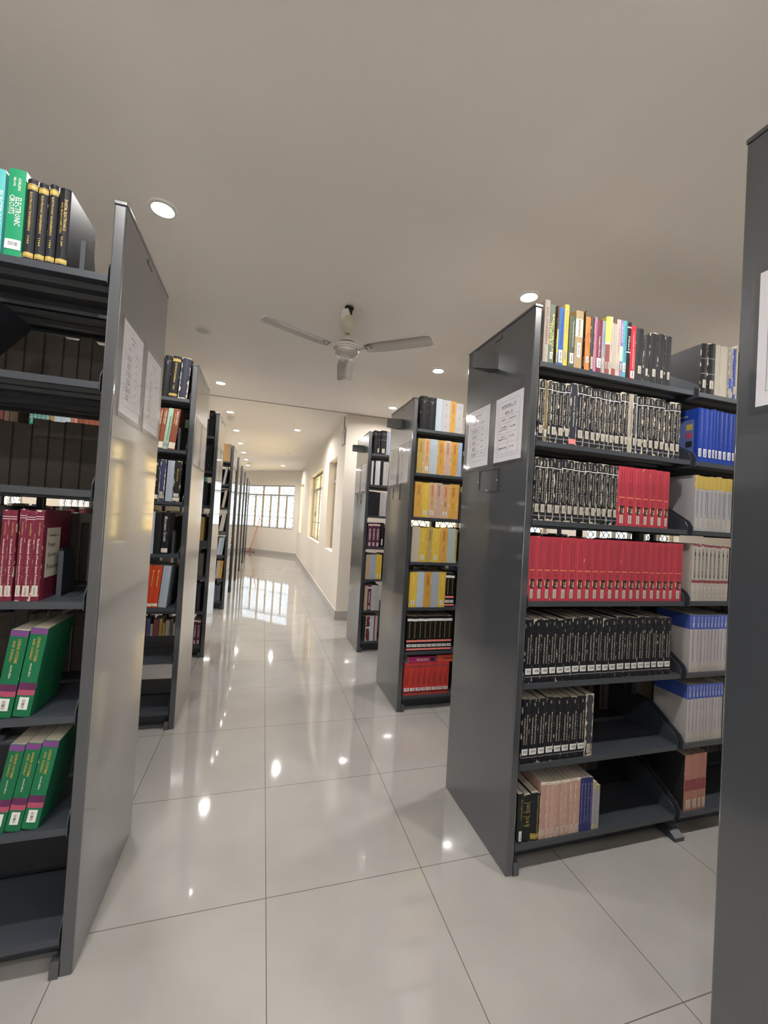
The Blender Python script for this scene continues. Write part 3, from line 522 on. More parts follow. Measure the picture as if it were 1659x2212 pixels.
# corridor wall (three recessed windows), far slanted wall, wall behind the right-hand racks
M, L = wall('wall_corridor', (1.018, 5.5), (1.085, 13.605), .165, [(.65, 1.50, .86, 2.33), (2.32, 4.70, .87, 2.34), (6.60, 7.60, .87, 2.34)])
window(M, .65, 1.50, .86, 2.33, .105, 1, 2.0, 2, 1.25, 'bars', .016)
window(M, 2.32, 4.70, .87, 2.34, .105, 2, 2.0, 2, 1.25, 'bars', .016)
window(M, 6.60, 7.60, .87, 2.34, .105, 1, 2.0, 2, 1.25, 'bars', .016)
baseboard('baseboard_corridor', (1.018, 5.5), (1.085, 13.605))
q = 2**.5
M, L = wall('wall_far', (1.085, 13.605), (-5, 19.69), .25, [(.150*q, 2.17*q, .89, 2.35)])
window(M, .150*q, 2.17*q, .89, 2.35, .03, 4, 2.02, 2, 1.27)
baseboard('baseboard_far', (1.085, 13.605), (-5, 19.69))
M, L = wall('wall_right', (9, 5.5), (1.17, 5.5), .25, [(9-7.15, 9-5.15, .87, 2.34), (9-4.42, 9-3.55, .87, 2.34), (9-2.85, 9-1.95, .87, 2.34)])
window(M, 9-7.15, 9-5.15, .87, 2.34, .105, 3, 2.0, 2, 1.25)
window(M, 9-4.42, 9-3.55, .87, 2.34, .105, 1, 2.0, 2, 1.25)
window(M, 9-2.85, 9-1.95, .87, 2.34, .105, 1, 2.0, 2, 1.25)
baseboard('baseboard_right', (9, 5.5), (1.018, 5.5))
wall('wall_end', (9, -2.5), (9, 5.5), .2, [])
M, L = wall('wall_back', (-5, -2.5), (9, -2.5), .2, [(4.4, 6.6, .87, 2.34)])
window(M, 4.4, 6.6, .87, 2.34, .05, 3, 2.0, 2, 1.25)  # unseen window behind the camera, added to help light the room
M, L = wall('wall_left', (-5, 19.69), (-5, -2.5), .2, [(5.0, 7.4, .87, 2.34), (9.0, 11.4, .87, 2.34), (13.0, 15.4, .87, 2.34)])
for s in (5.0, 9.0, 13.0): window(M, s, s+2.4, .87, 2.34, .05, 3, 2.0, 2, 1.25)  # left-wall windows out of view, added to let in more daylight

# ------------------------------------------------------------------ steel racks
MESH = {}
def cached(key, fn):
    if key not in MESH: MESH[key] = fn()
    return MESH[key]
BAYW, PITCH, U0 = .85, .888, .042
def shelf_mesh():
    m = MB(); w = BAYW/2; d = .262
    m.box(-w, w, 0, d, -.003, 0, STEEL_D); m.box(-w, w, 0, .0025, -.021, -.003, STEEL_D); m.box(-w, w, .0025, .016, -.021, -.019, STEEL_D)
    m.box(-w, w, d-.0025, d, -.021, -.003, STEEL_D)
    for y in (.075, .155):   # folded stiffening channels under the tray
        m.prism([(y, -.003), (y+.008, -.018), (y+.032, -.018), (y+.040, -.003)], -w, w, STEEL_D, 'x')
    return m.mesh('shelf')
def bracket_mesh(): return MB().prism([(-.001, -.026), (-.001, .018), (.012, .040), (.165, .135), (.262, .135), (.262, -.026)], -.0012, .0012, STEEL_D, 'x').mesh('shelf_bracket')
def panel_mesh():
    m = MB(); m.box(0, .034, 0, DEP, 0, H-.012, STEEL); return m.mesh('end_panel')
def sheet_mesh(sg, kind, w=.212, h=.297):
    """printed notice; local x = along the row depth, facing out of the end panel"""
    m = MB(); F = -.0006
    def P(u, v, e=0): return ((F-e), u, v)      # u: away from the near edge, v: height
    m.quad(P(0, 0), P(w, 0), P(w, h), P(0, h), PAPER)
    def bar(u0, u1, v0, v1, mat, e=.0004): m.quad(P(u0, v0, e), P(u1, v0, e), P(u1, v1, e), P(u0, v1, e), mat)
    def frame(u0, u1, v0, v1, t=.0009, mat=INKG):
        bar(u0, u1, v0, v0+t, mat); bar(u0, u1, v1-t, v1, mat); bar(u0, u0+t, v0, v1, mat); bar(u1-t, u1, v0, v1, mat)
    fl = (lambda u: w-u) if sg > 0 else (lambda u: u)    # reading direction on the two sides of the aisle
    def txt(t, ua, ub, v0, v1, mat=INK, e=.0005):
        text_on(m, t, mat, lambda a, b: P(fl(ua+(ub-ua)*a), v0+(v1-v0)*b, e))
    if kind == 'row10':
        frame(.022, .190, .022, .272); 
        txt('ROW NO. - 10', .052, .160, .243, .256); bar(fl(.052), fl(.160), .2395, .2410, INK)
        txt('SIDE  - B', .078, .136, .214, .224); bar(fl(.078), fl(.136), .2105, .2120, INK)
        frame(.030, .178, .033, .203); c = fl(.108); bar(c-.0005, c+.0005, .033, .203, INKG)
        for v in (.172, .126, .082): bar(.030, .178, v, v+.0008, INKG) if sg < 0 else bar(fl(.178), fl(.030), v, v+.0008, INKG)
        txt('SUBJECT', .048, .090, .183, .191); txt('CLASS NO.', .114, .166, .183, .191)
        txt('CONSUMER', .044, .094, .152, .159); txt('ELECTRONICS', .038, .100, .140, .147); txt('621.3848', .122, .162, .146, .154)
        txt('ANALOG', .054, .086, .108, .115); txt('COMMUNICATION', .034, .102, .097, .104); txt('621.381', .122, .156, .104, .112)
        txt('COMMUNICATION', .034, .102, .056, .064); txt('621.384', .122, .156, .057, .065)
    else:
        rr = random.Random(kind); n = 5 if kind == 'tableA' else 6
        frame(.018, .194, .030, .280); txt('ROW NO. -', .075, .140, .258, .266); txt('SIDE - A', .085, .128, .243, .250)
        frame(.026, .186, .050, .232, mat=INKG); c = fl(.112); bar(c-.0005, c+.0005, .050, .232, INKG)
        for i in range(n):
            v = .050+.182*(i+1)/(n+1); bar(.026, .186, v, v+.0009, INKG)
            v -= .014; ln = rr.uniform(.035, .062)
            txt(rr.choice(['ELECTRICAL', 'COMPUTER', 'CONTROL', 'SATELLITE', 'DIGITAL']), .070-ln/2, .070+ln/2, v, v+.0065); txt(rr.choice(['MACHINES', 'SCIENCE', 'SYSTEMS', 'ENGINEERING']), .070-ln*.4, .070+ln*.4, v-.009, v-.003)
            txt('621.%d' % rr.randint(31, 39), .135, .165, v-.003, v+.004)
        txt('SUBJECT', .050, .088, .217, .224); txt('CLASS NO.', .124, .170, .217, .224)
    return m.mesh('paper_sheet')
def sleeve_mesh():
    m = MB(); m.box(-.0035, -.0022, 0, .232, 0, .320, SLEEVE)
    m.box(-.006, -.001, -.004, .001, -.004, .324, SLEEVE); m.box(-.006, -.001, .231, .236, -.004, .324, SLEEVE); m.box(-.0045, -.001, 0, .232, -.006, 0, SLEEVE)
    return m.mesh('sign_sleeve')
def holder_mesh():
    m = MB(); w, h = .180, .104
    for a, b, c, d in ((0, w, 0, .012), (0, .012, .012, h), (w-.012, w, .012, h), (0, w, h, h+.003)):
        m.box(-.006, .0, a, b, c, d, STEEL)
    m.box(-.0015, 0, .012, w-.012, .012, h, STEEL); 
    for y, z in ((.006, .05), (w-.006, .05), (w/2, .006)): m.tube((-.0085, y, z), (-.005, y, z), .003, tmat('w'), 8)
    return m.mesh('label_holder')
def make_rack(sg, x0, y0, bays, label, sheets=(), holder=False, flag=False, levels=range(7), kickback=True):
    root = empty('library_rack', (x0, y0, 0)); tag(root, label, 'bookshelf', 'steel library racks along the aisle')
    S = Matrix.Diagonal((sg, 1, 1, 1))
    def mesh2(key, fn):
        def g():
            me = fn()
            if sg < 0: me.transform(S); me.flip_normals()
            return me
        return cached((key, sg), g)
    link('end_panel', mesh2('panel', panel_mesh), root, bevel=.004)
    link('top_cap', mesh2('cap', lambda: MB().box(-.0015, .036, -.0015, DEP+.0015, H-.012, H, STEEL).mesh('top_cap')), root, bevel=.002)
    link('panel_foot', mesh2('foot', lambda: MB().prism([(-.004, .0), (-.004, .012), (.0, .05), (.02, .05), (.05, .012), (.05, 0)], .034, .058, STEEL, 'x').box(.0345, .058, .05, DEP-.004, 0, .03, STEEL).mesh('panel_foot')), root)
    link('name_plate', mesh2('plate', lambda: MB().box(-.003, 0, .24, .30, H-.045, H-.030, STEEL).mesh('name_plate')), root)
    sh = cached('shelf', shelf_mesh); br = cached('bracket', bracket_mesh)
    up = cached('upright', lambda: MB().box(-.012, .012, -.018, .018, 0, H-.02, STEEL_D).box(-.017, .017, -.022, -.018, 0, H-.02, STEEL_D).box(-.017, .017, .018, .022, 0, H-.02, STEEL_D).mesh('upright_post'))
    ft = cached('footbase', lambda: MB().prism([(-.012, 0), (-.012, .018), (.02, .036), (DEP-.02, .036), (DEP+.012, .018), (DEP+.012, 0)], -.028, .028, STEEL_D, 'x').mesh('base_foot'))
    kp = cached('kick', lambda: MB().box(-BAYW/2, BAYW/2, 0, .002, 0, .088, STEEL_D).mesh('kick_plate'))
    for b in range(bays):
        uc = U0+PITCH*b+BAYW/2
        for lv in levels:
            z = LV[lv]
            link('shelf', sh, root, (sg*uc, .004, z)); link('shelf', sh, root, (sg*uc, DEP-.004, z), rotz=PI)
            for s in (-1, 1):
                link('shelf_bracket', br, root, (sg*uc+s*(BAYW/2+.0022), .004, z)); link('shelf_bracket', br, root, (sg*uc+s*(BAYW/2+.0022), DEP-.004, z), rotz=PI)
        link('kick_plate', kp, root, (sg*uc, .085, .0)); link('kick_plate', kp, root, (sg*uc, DEP-.087, .0))
        ux = U0+PITCH*(b+1)-(PITCH-BAYW)/2
        link('upright_post', up, root, (sg*ux, DEP/2, 0.003)); link('base_foot', ft, root, (sg*ux, 0, 0))
    link('upright_post', up, root, (sg*(U0-.0), DEP/2, 0.003))
    for i, k in enumerate(sheets):
        if k is None: continue
        v0 = (.035, .300)[i]; sl = link('sign_sleeve', mesh2('sleeve', sleeve_mesh), root, (0, v0, 1.682))
        link('paper_sheet', mesh2('sheet'+k, lambda: sheet_mesh(sg, k)), sl, (0, .012, .012))
    if holder: link('label_holder', mesh2('holder', holder_mesh), root, (0, .205, 1.562))
    if flag:
        link('row_flag', mesh2('flag', lambda: MB().prism([(0, .262), (-.114, .294), (-.112, .302), (0, .325)], 2.142, 2.216, STEEL, 'z').mesh('row_flag')), root)
    return root
LBL_L = ['tall grey steel rack cropped by the left edge, nearest on the left', 'grey steel rack just behind the left foreground rack', 'grey steel rack third from the front on the left side of the aisle', 'left-hand steel rack with pale orange books on its top shelf', 'steel rack directly behind the left one with pale orange books', 'left-hand steel rack, fourth from the far end of the row', 'left-hand steel rack, third from the far end of the row', 'left-hand steel rack, second from the far end of the row', 'farthest steel rack on the left, nearest the orange mop']
LBL_R = ['grey steel end panel cropped by the right edge of the photo', 'large grey steel rack whose end notice reads ROW NO. - 10', 'grey steel rack behind the ROW NO. 10 rack, full of amber books', 'farthest grey steel rack on the right, against the beige wall corner']
for i, y in enumerate(YL): make_rack(-1, XL, y, 2 if i < 4 else 1, LBL_L[i], sheets=('tableB', 'tableC'))
make_rack(1, XR, YR[0], 1, LBL_R[0], sheets=('tableC', 'tableB'))
make_rack(1, XR, YR[1], 3, LBL_R[1], sheets=('row10', 'tableA'), holder=True, flag=True)
make_rack(1, XR, YR[2], 3, LBL_R[2], sheets=('tableB', 'tableC'), holder=True, flag=True)
make_rack(1, XR, YR[3], 3, LBL_R[3], sheets=('tableC', 'tableB'), holder=True, flag=True)

# ------------------------------------------------------------------ individual books
RACKN = {'R1': 'ROW NO. 10 rack', 'R2': 'second right rack', 'R3': 'farthest right rack', 'L1': 'left foreground rack', 'L2': 'second left rack', 'L3': 'third left rack', 'L4': 'fourth left rack'}
def rack_y(r): return (YL if r[0] == 'L' else YR)[int(r[1]) - (1 if r[0] == 'L' else 0)]
ROWD = {}
for rk, bay, lev, lean, bs in ROWS: ROWD.setdefault((rk, bay, lev), []).extend([(k, a, b, h, lean) for k, a, b, h in bs])
USED = []
for (rk, bay, lev), bs in ROWD.items():
    sg = 1 if rk[0] == 'R' else -1; bs.sort(key=lambda q: sg*q[1]); y = rack_y(rk)+.014; z = LV[lev]
    lo, hi = (XR+U0+PITCH*bay+.003, XR+U0+PITCH*bay+BAYW-.003) if sg > 0 else (XL-U0-PITCH*bay-BAYW+.003, XL-U0-PITCH*bay-.003)
    if bs[0][4]:   # leaning to the right: leave room at the head
        hi -= .0 if sg > 0 else .262*math.sin(math.radians(-bs[0][4]))
    mn = min(q[1] for q in bs); mx = max(q[2] for q in bs)
    if sg > 0 and mx > hi: f = (hi-mn)/(mx-mn); bs[:] = [(k, mn+(a-mn)*f, mn+(b-mn)*f, h, l) for k, a, b, h, l in bs]
    if sg < 0 and mx > hi: bs[:] = [(k, a-(mx-hi), b-(mx-hi), h, l) for k, a, b, h, l in bs]
    if sg < 0: bs[:] = [(k, max(a, lo), b, h, l) for k, a, b, h, l in bs]
    for i, (k, a, b, h, lean) in enumerate(bs):
        USED.append(((rk, lev, 0), a, b))
        o = add_book(k, a, b, y, z, h, lean)
        where = 'end panel' if bay == 0 else 'bay divider'
        lb = '%s, %s from %s, %s shelf, %s' % (K[k][0], ORD[i], where, SH[lev], RACKN[rk])
        if len(lb.replace('-', ' ').split()) > 16: print('LONG', lb)
        tag(o, lb, 'book', 'books on the %s shelf of the %s' % (SH[lev], RACKN[rk]))
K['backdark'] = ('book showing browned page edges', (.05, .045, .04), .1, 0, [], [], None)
# far-face books of the left foreground rack, seen from behind through the open shelves; shade put into their colours
rr = random.Random(3)
for lev in (1, 2):
    x = -.512; i = 0
    while x > -1.12:
        t = rr.uniform(.042, .06); h = rr.uniform(.235, .262)
        o = add_book('backdark', x-t, x, YL[0]+DEP-.014, LV[lev], h, 0, True)
        o.children[0].data = cached('shaded', lambda: (lambda me: (me.materials.clear(), me.materials.append(PAGES_SHADE), me)[2])(o.children[0].data.copy()))
        tag(o, 'dark book, browned page edges forward, %s from end panel, %s shelf, left foreground rack' % (ORD[i], SH[lev]), 'book', 'far-face books of the left foreground rack')
        USED.append((('L1', lev, 1), x-t, x)); x -= t+.001; i += 1
for i, (a, b) in enumerate(((-.588, -.552), (-.549, -.516))):
    o = add_book('plainwhite', a, b, YL[0]+DEP-.014, LV[0], .245, 0, True); USED.append((('L1', 0, 1), a, b))
    tag(o, 'short white book on far face of left foreground rack top shelf, %s end panel' % ('closest to' if i else 'second from'), 'book', 'far-face books of the left foreground rack')
# the toppled dark book with a gold seal
SEALC = paint('cover_dark_toppled', (.03, .03, .04), .4)
mb = MB().box(-.0012, .0012, 0, .19, 0, .25, SEALC).box(.0335, .036, 0, .19, 0, .25, SEALC).box(-.0012, .036, -.0015, .001, 0, .25, SEALC)
mb.prism([(.004+.0*i+.013*math.cos(2*PI*i/20)+.014, .205+.013*math.sin(2*PI*i/20)) for i in range(20)], -.0026, -.0014, tmat('G'), 'y')
text_on(mb, 'ANTENNA', tmat('d'), lambda u, v: (.019+(v-.5)*.012, -.0018, .17-.12*u)); text_on(mb, 'SYSTEMS', tmat('d'), lambda u, v: (.005+(v-.5)*.009, -.0018, .15-.10*u))
o = mb.build('book', loc=(-.955, YL[0]+.02, LV[1]+.002)); o.rotation_euler = (0, math.radians(38), 0)
o.location.z += .026
MB().box(.0013, .0334, .003, .187, .002, .248, PAGES).build('page_block', o)
tag(o, 'dark book with gold seal toppled sideways, second shelf, left foreground rack', 'book')
# magenta and red books lying flat on the red row of the second right rack
def flat_book(x0, x1, y, z, th, col, text, ink, label, lenm=.175):
    c = paint('cover_flat_'+text, col, .35); w = x1-x0
    m = MB().box(0, w, 0, lenm, 0, .0015, c).box(0, w, 0, lenm, th-.0015, th, c).box(0, w, -.001, .001, 0, th, c)
    text_on(m, text, tmat(ink), lambda u, v: (w*(.28+.42*u), -.0016, th*(.3+.42*v))); m.quad((w*.76, -.0016, th*.2), (w*.92, -.0016, th*.2), (w*.92, -.0016, th*.8), (w*.76, -.0016, th*.8), tmat('k'))
    o = m.build('book', loc=(x0, y, z)); MB().box(.002, w-.002, .0015, lenm-.003, .0017, th-.0017, PAGES).build('page_block', o)
    tag(o, label, 'book'); return o
zt = LV[6]+.2375
flat_book(1.095, 1.325, YR[2]+.016, zt, .043, (.42, .03, .14), 'NETWORK THEORY', 'c', 'magenta book lying flat on the red textbooks, bottom shelf, second right rack')
flat_book(1.332, 1.51, YR[2]+.016, zt, .050, (.60, .08, .04), 'Network', 'k', 'orange-red book lying flat beside the magenta one, bottom shelf, second right rack')

# ------------------------------------------------------------------ the rest of the stock: far faces and farther bays
STOCK = [paint('stock_%d' % i, c, .6) for i, c in enumerate([(.03, .03, .035), (.10, .09, .08), (.35, .32, .27), (.20, .05, .06), (.05, .09, .22), (.38, .26, .08), (.06, .16, .12), (.42, .42, .42), (.16, .10, .07)])]
rr = random.Random(11); st = MB()
def stock(rk, lev, face, x0, x1, fill=1.0, hmax=.255):
    y0 = rack_y(rk); z = LV[lev]+.0005; x = x0
    while x < x1-.02:
        t = rr.uniform(.022, .05)
        if x+t > x1: break
        if rr.random() < fill:
            h = rr.uniform(.205, hmax); c = rr.choice(STOCK[:3] if rr.random() < .5 else STOCK)
            a, b = (y0+.016, y0+.016+.175) if face == 0 else (y0+DEP-.191, y0+DEP-.016)
            f0, f1 = (a, a+.003) if face == 0 else (b-.003, b)
            st.box(x, x+.0015, a, b, z, z+h, c).box(x+t-.0025, x+t-.001, a, b, z, z+h, c).box(x, x+t-.001, f0, f1, z, z+h, c)
            st.box(x+.0015, x+t-.0025, a+.004, b-.004, z+.001, z+h-.002, PAGES_SHADE if (face == 1 and (lev >= 3 or rk[0] == 'L')) or rk in ('L1',) else PAGES)  # pages deep in the racks take the shade-darkened colour
        x += t
def bayspan(rk, bay):
    if rk[0] == 'R': return XR+U0+PITCH*bay+.004, XR+U0+PITCH*bay+BAYW-.004
    return XL-U0-PITCH*bay-BAYW+.004, XL-U0-PITCH*bay-.004
for rk, bays in (('R1', 3), ('R2', 3), ('R3', 3), ('L1', 2), ('L2', 2), ('L3', 2), ('L4', 2)):
    for bay in range(bays):
        a, b = bayspan(rk, bay)
        for lev in range(7):
            for face in (0, 1):
                if rk == 'L1' and (lev >= 5 or (bay == 0 and lev < 3)): continue
                if rk == 'L2' and lev >= 5: continue
                if rk == 'L1' and face == 0: continue
                used = [(p, q) for (r, l, f), p, q in USED if r == rk and l == lev and f == face and q > a-.01 and p < b+.01]
                fill = 1.0
                if lev >= 5 and face == 1: fill = .55
                if used:
                    if rk[0] == 'R':
                        e = max(q for p, q in used)
                        if bay == 0 or (rk == 'R1' and lev == 6): continue
                        stock(rk, lev, face, e+.004, b, fill)
                    else:
                        e = min(p for p, q in used)
                        if rk == 'L4' or rk == 'L3' or lev < 5: stock(rk, lev, face, a, e-.03, fill)
                    continue
                if rk == 'R1' and bay == 0 and lev in (0,) and face == 1: fill = .9
                stock(rk, lev, face, a, b, fill)
tag(st.build('books'), 'mixed books packed on the far faces and farther bays of the racks', 'books', kind='stuff')

# ------------------------------------------------------------------ bookends
def bookend(x, y, z, h, label):
    m = MB().prism([(0, 0), (0, h*.86), (.012, h), (.09, h), (.11, h*.55), (.11, 0)], -.0012, .0012, STEEL_D, 'x')
    m.box(-.0012, .012, -.004, 0, 0, h*.95, STEEL_D)
    o = m.build('bookend', loc=(x, y, z)); MB().box(.0012, .045, .0, .10, 0, .0012, STEEL_D).build('base_plate', o)
    tag(o, label, 'bookend', 'steel bookends')
bookend(-.600, YL[0]+.075, LV[0]+.0006, .13, 'grey steel bookend by the black books, top shelf of left foreground rack')
bookend(-.600, YL[0]+.08, LV[3]+.0006, .150, 'grey steel bookend beside maroon textbooks, left foreground rack')
bookend(-.555, YL[1]+.03, LV[1]+.0006, .150, 'grey steel bookend right of the red-brown books, second left rack')
bookend(-.548, YL[1]+.03, LV[3]+.0006, .150, 'grey steel bookend on the fourth shelf of the second left rack')
EXPO = 0.62

# ------------------------------------------------------------------ ceiling fittings
RING = paint('downlight_trim', (.75, .73, .70), .35); DIFF = emis('downlight_diffuser', (1, .97, .92), 45.0); OFFD = paint('downlight_unlit', (.60, .58, .56), .3)
WHITEPL = paint('white_plastic', (.72, .70, .66), .35)
ring_me = MB().lathe([(.062, CZ+.004), (.062, CZ-.003), (.050, CZ-.006), (.046, CZ-.002), (.046, CZ+.004)], RING, 36).mesh('trim_ring', True); ring_me.transform(Matrix.Translation((0, 0, -CZ)))
def diff(m): return MB().lathe([(.0005, -.0105), (.022, -.0098), (.036, -.0072), (.044, -.003), (.046, .003)], m, 32).mesh('diffuser')
dl, do = diff(DIFF), diff(OFFD)
def downlight(x, y, z, lit, label):
    r = empty('ceiling_downlight', (x, y, z)); tag(r, label, 'ceiling light', 'recessed round downlights')
    link('trim_ring', ring_me, r); link('diffuser', dl if lit else do, r)
    if lit:
        ld = bpy.data.lights.get('downlight') or bpy.data.lights.new('downlight', 'AREA')
        ld.shape = 'DISK'; ld.size = .07; ld.energy = PW; ld.color = (1, .965, .93); ld.spread = math.radians(165)
        lo = bpy.data.objects.new('downlight_lamp', ld); COL.objects.link(lo); lo.parent = r; lo.location = (0, 0, -.0125)
PW = 11.5
YA = [2.174, 3.544, 4.905, 6.262, 7.630, 9.010, 10.370, 11.740, 13.110]
PL = ['largest glaring downlight, above the left foreground rack', None, 'lit downlight just beyond the second left rack, nearer than the ceiling joint',
      'lit downlight beside the nearer smoke detector', 'lit left-row downlight, second beyond the ceiling joint', 'lit left-row downlight, third beyond the ceiling joint', 'lit left-row downlight, fourth beyond the ceiling joint', 'lit left-row downlight, second from the far wall', 'lit left-row downlight nearest the far wall']
for y, t in zip(YA, PL):
    downlight(-.555, y, CZ-.001 if y < 5.5 else CZ-.005, t is not None, t or 'unlit downlight on the ceiling left of the fan')
for y, t in zip((.80, 2.155, 3.518, 4.92), ('downlight above the cropped right end panel', 'glaring downlight above the corner of the ROW NO. 10 rack', 'lit downlight right of the fan', 'lit downlight above the farthest right rack')):
    downlight(1.485, y, CZ-.001, True, t)
for y, t in ((6.98, 'lit downlight alone over the middle of the corridor'), (9.70, None), (12.39, 'lit downlight over the far middle of the corridor')):
    downlight(.455, y, CZ-.005, t is not None, t or 'unlit downlight in the middle of the corridor ceiling')
for x in (3.55, 5.6):  # extra downlights out of view, added to brighten the right side
    for y in (.80, 2.155, 3.518, 4.92): downlight(x, y, CZ-.001, True, 'added downlight over the right-hand racks, out of view')
for x in (-2.6, -4.2):  # unseen downlights added on the left to help light the room
    for y in (.80, 3.544, 6.262, 9.010, 11.740): downlight(x, y, CZ-.001 if y < 5.5 else CZ-.005, True, 'added downlight over the left-hand racks, out of view')
for y in (-1.94, -.57, .80): downlight(-.555, y, CZ-.001, True, 'added downlight out of view in the left row')  # rows continued out of view with added downlights for more light
for y in (-1.94, -.57): downlight(1.485, y, CZ-.001, True, 'added downlight behind the camera in the right row')
def detector(x, y, label):
    r = empty('smoke_detector', (x, y, CZ-.0045)); tag(r, label, 'smoke detector', 'ceiling smoke detectors')
    MB().lathe([(.0005, 0), (.055, 0), (.055, -.012), (.048, -.018)], WHITEPL, 28).build('mounting_base', r, smooth=True)
    MB().lathe([(.046, -.0185), (.044, -.038), (.028, -.05), (.0005, -.052)], WHITEPL, 28).build('sensor_head', r, smooth=True)
detector(-.57, 6.60, 'white smoke detector on the ceiling, nearer of the two'); detector(-.50, 12.55, 'white smoke detector near the far end of the ceiling')

# ------------------------------------------------------------------ ceiling fan
FAN = paint('fan_enamel', (.55, .51, .47), .22, .7, .05, 20, coat=.3); FANO = paint('fan_canopy_plastic', (.60, .54, .44), .4, .5, .12, 12); BLK = paint('black_rubber', (.02, .02, .02), .5); RUST = paint('rusty_rod', (.28, .17, .08), .6)
fan = empty('ceiling_fan', (.47, 2.72, CZ)); tag(fan, 'white three-bladed ceiling fan hanging over the aisle', 'ceiling fan')
Z = lambda z: z-CZ
MB().lathe([(.0005, Z(2.8275)), (.030, Z(2.8275)), (.030, Z(2.815)), (.0005, Z(2.815))], BLK, 20).tube((.012, 0, Z(2.82)), (.012, 0, Z(2.76)), .010, BLK).tube((-.012, .005, Z(2.82)), (-.012, .005, Z(2.76)), .008, FANO).build('ceiling_hook', fan)
MB().prism([(-.058, Z(2.735)), (-.048, Z(2.795)), (-.012, Z(2.806)), (.004, Z(2.770)), (-.004, Z(2.715)), (-.040, Z(2.705))], -.030, -.026, WHITEPL, 'y').build('loose_cover_plate', fan)
MB().lathe([(.012, Z(2.775)), (.030, Z(2.765)), (.050, Z(2.735)), (.056, Z(2.712)), (.050, Z(2.690)), (.030, Z(2.660)), (.017, Z(2.648)), (.017, Z(2.644))], FANO, 32).build('canopy', fan, smooth=True)
MB().tube((0, 0, Z(2.76)), (0, 0, Z(2.60)), .0095, RUST, 14).build('down_rod', fan, smooth=True)
MB().lathe([(.012, Z(2.640)), (.020, Z(2.634)), (.034, Z(2.606)), (.050, Z(2.594)), (.053, Z(2.582)), (.053, Z(2.578))], FANO, 32).build('lower_canopy', fan, smooth=True)
MB().lathe([(.0005, Z(2.581)), (.062, Z(2.580)), (.064, Z(2.570)), (.064, Z(2.564)), (.0005, Z(2.564))], BLK, 36).build('rubber_ring', fan, smooth=True)
MB().lathe([(.0005, Z(2.566)), (.082, Z(2.565)), (.092, Z(2.556)), (.094, Z(2.543)), (.088, Z(2.540)), (.090, Z(2.530)), (.084, Z(2.526)), (.082, Z(2.515)), (.072, Z(2.500)), (.050, Z(2.490)), (.02, Z(2.486)), (.0005, Z(2.4855))], FAN, 44).build('motor_housing', fan, smooth=True)
for ang in (205, 320, 80.5):
    A = math.radians(ang); m = MB(); n = 12
    rows = []
    for i in range(n+1):
        r = .135+.465*i/n; w = .050+.012*min(1, i/3.) - (.012 if i == n else 0) + (-.012 if i == 0 else 0)
        row = []
        for f, dz in ((-1, -.010), (-.5, .0), (-.42, .0035), (-.1, .0055), (.35, .004), (.42, .0015), (1, -.004)): row.append((r, f*w, dz-.16*f*w))
        rows.append(row)
    vs = [p for row in rows for p in row] + [(p[0], p[1], p[2]-.0016) for row in rows for p in row]
    k = len(rows[0]); tot = k*(n+1); fs = []
    for i in range(n):
        for j in range(k-1):
            a = i*k+j; fs.append((a, a+1, a+k+1, a+k)); fs.append((a+tot, a+k+tot, a+k+1+tot, a+1+tot))
    for i in range(n): a = i*k; fs.append((a, a+k, a+k+tot, a+tot)); a += k-1; fs.append((a, a+tot, a+k+tot, a+k))
    for j in range(k-1): a = j; fs.append((a, a+tot, a+1+tot, a+1)); a += n*k; fs.append((a, a+1, a+1+tot, a+tot))
    m.add(vs, fs, FAN); b = m.build('fan_blade', fan, (0, 0, Z(2.536)), smooth=True); b.rotation_euler = (0, 0, A)
    h = MB().box(.075, .19, -.020, .020, -.006, -.002, FAN)
    for x, y in ((.15, .01), (.15, -.01), (.18, 0)): h.tube((x, y, -.010), (x, y, -.004), .004, BLK, 8)
    h.build('blade_arm', b)

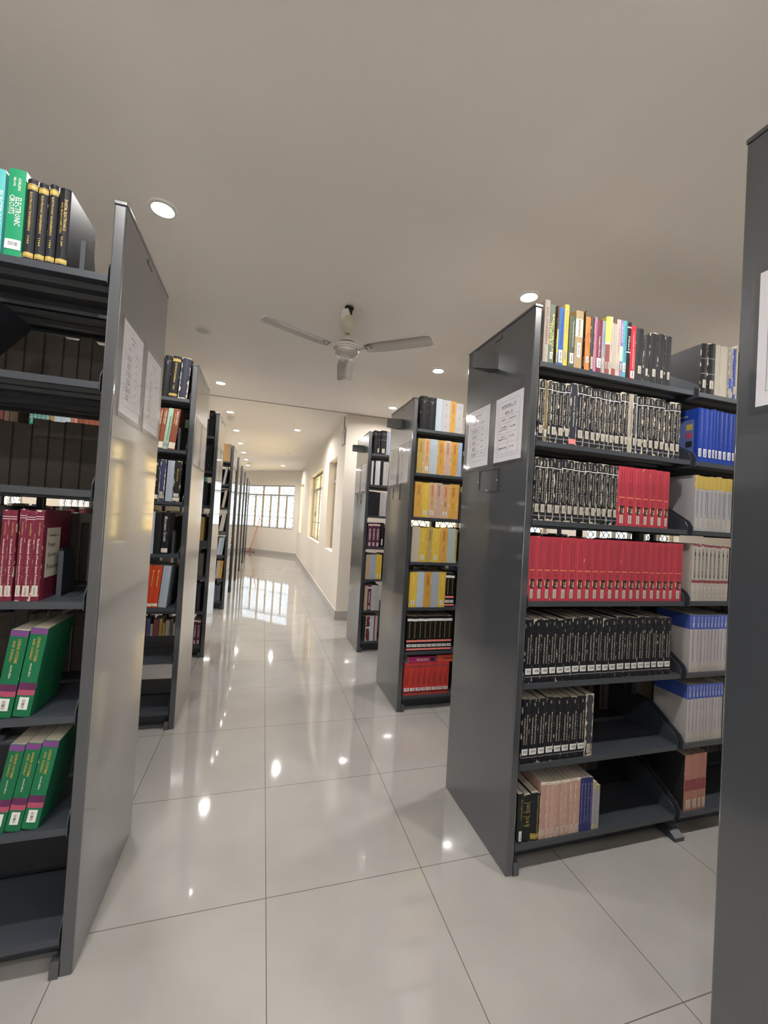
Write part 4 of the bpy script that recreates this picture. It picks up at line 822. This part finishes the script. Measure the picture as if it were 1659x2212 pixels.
# ------------------------------------------------------------------ mop, wall conduit box
mop = empty('floor_mop', (-.40, 14.93, 0)); tag(mop, 'mop with orange handle leaning on the far wall under the window', 'mop')
top = Vector((-.115, 14.775-14.93, 1.24)); top.x = -.105+.40
MB().box(-.17, .17, -.05, .05, .0, .035, paint('mop_strings', (.22, .21, .19), .9, .1, .3, 80, .6), Matrix.Rotation(-.5, 4, 'Z')).build('mop_head', mop, bevel=.01)
d = (top-Vector((0, 0, .03))); MB().tube((0, 0, .03), Vector((0, 0, .03))+d*.11, .035, paint('red_plastic', (.60, .03, .03), .4), 14, .016).build('socket', mop, smooth=True)
MB().tube(Vector((0, 0, .03))+d*.10, top, .013, paint('orange_handle', (.80, .28, .05), .4), 12).build('handle', mop, smooth=True)
bx = empty('conduit_box', (1.019, 5.58, 2.43)); tag(bx, 'small outlined conduit box high on the corridor wall by its corner', 'wall box')
BXM = paint('box_outline', (.34, .31, .27), .6)
MB().box(-.010, -.0005, 0, .15, 0, .20, paint('box_face', (.60, .54, .47), .6)).build('cover', bx)
MB().box(-.013, -.0005, -.012, 0, -.012, .212, BXM).box(-.013, -.0005, .15, .162, -.012, .212, BXM).box(-.013, -.0005, 0, .15, -.012, 0, BXM).box(-.013, -.0005, 0, .15, .20, .212, BXM).box(-.013, -.0101, .04, .05, .03, .17, BXM).build('frame', bx)
MB().tube((-.008, .075, .212), (-.008, .075, .385), .009, BXM, 8).build('conduit', bx)

# ------------------------------------------------------------------ outside and light
YEL = paint('sunlit_render', (.88, .70, .36), .8, .2, .1, 2)
o = MB().box(3.6, 3.9, 6.2, 17, -.7, 6, YEL).box(1.75, 3.9, 17, 17.3, -.7, 6, YEL).build('neighbouring_building'); tag(o, 'yellow rendered building outside the corridor windows', 'building')
o = MB().box(-25, 30, -25, 45, -.8, -.7, paint('outdoor_paving', (.42, .42, .38), .9)).build('outdoor_ground'); tag(o, kind='structure')  # ground set high so it bounces more light up to the ceiling
w = bpy.data.worlds.new('sky'); SC.world = w; w.use_nodes = True; nt = w.node_tree
bg = nt.nodes['Background']; bg.inputs[0].default_value = (.82, .92, 1, 1); bg.inputs[1].default_value = 2.1
sun = bpy.data.lights.new('sun', 'SUN'); sun.energy = 22; sun.angle = .009; sun.color = (1, .95, .86)
so = bpy.data.objects.new('sun', sun); COL.objects.link(so)
so.rotation_euler = Vector((.55, .35, -1)).to_track_quat('-Z', 'Y').to_euler()
SC.view_settings.view_transform = 'Standard'; SC.view_settings.look = 'None'; SC.view_settings.gamma = 1; SC.view_settings.use_curve_mapping = False
SC.view_settings.exposure = EXPO
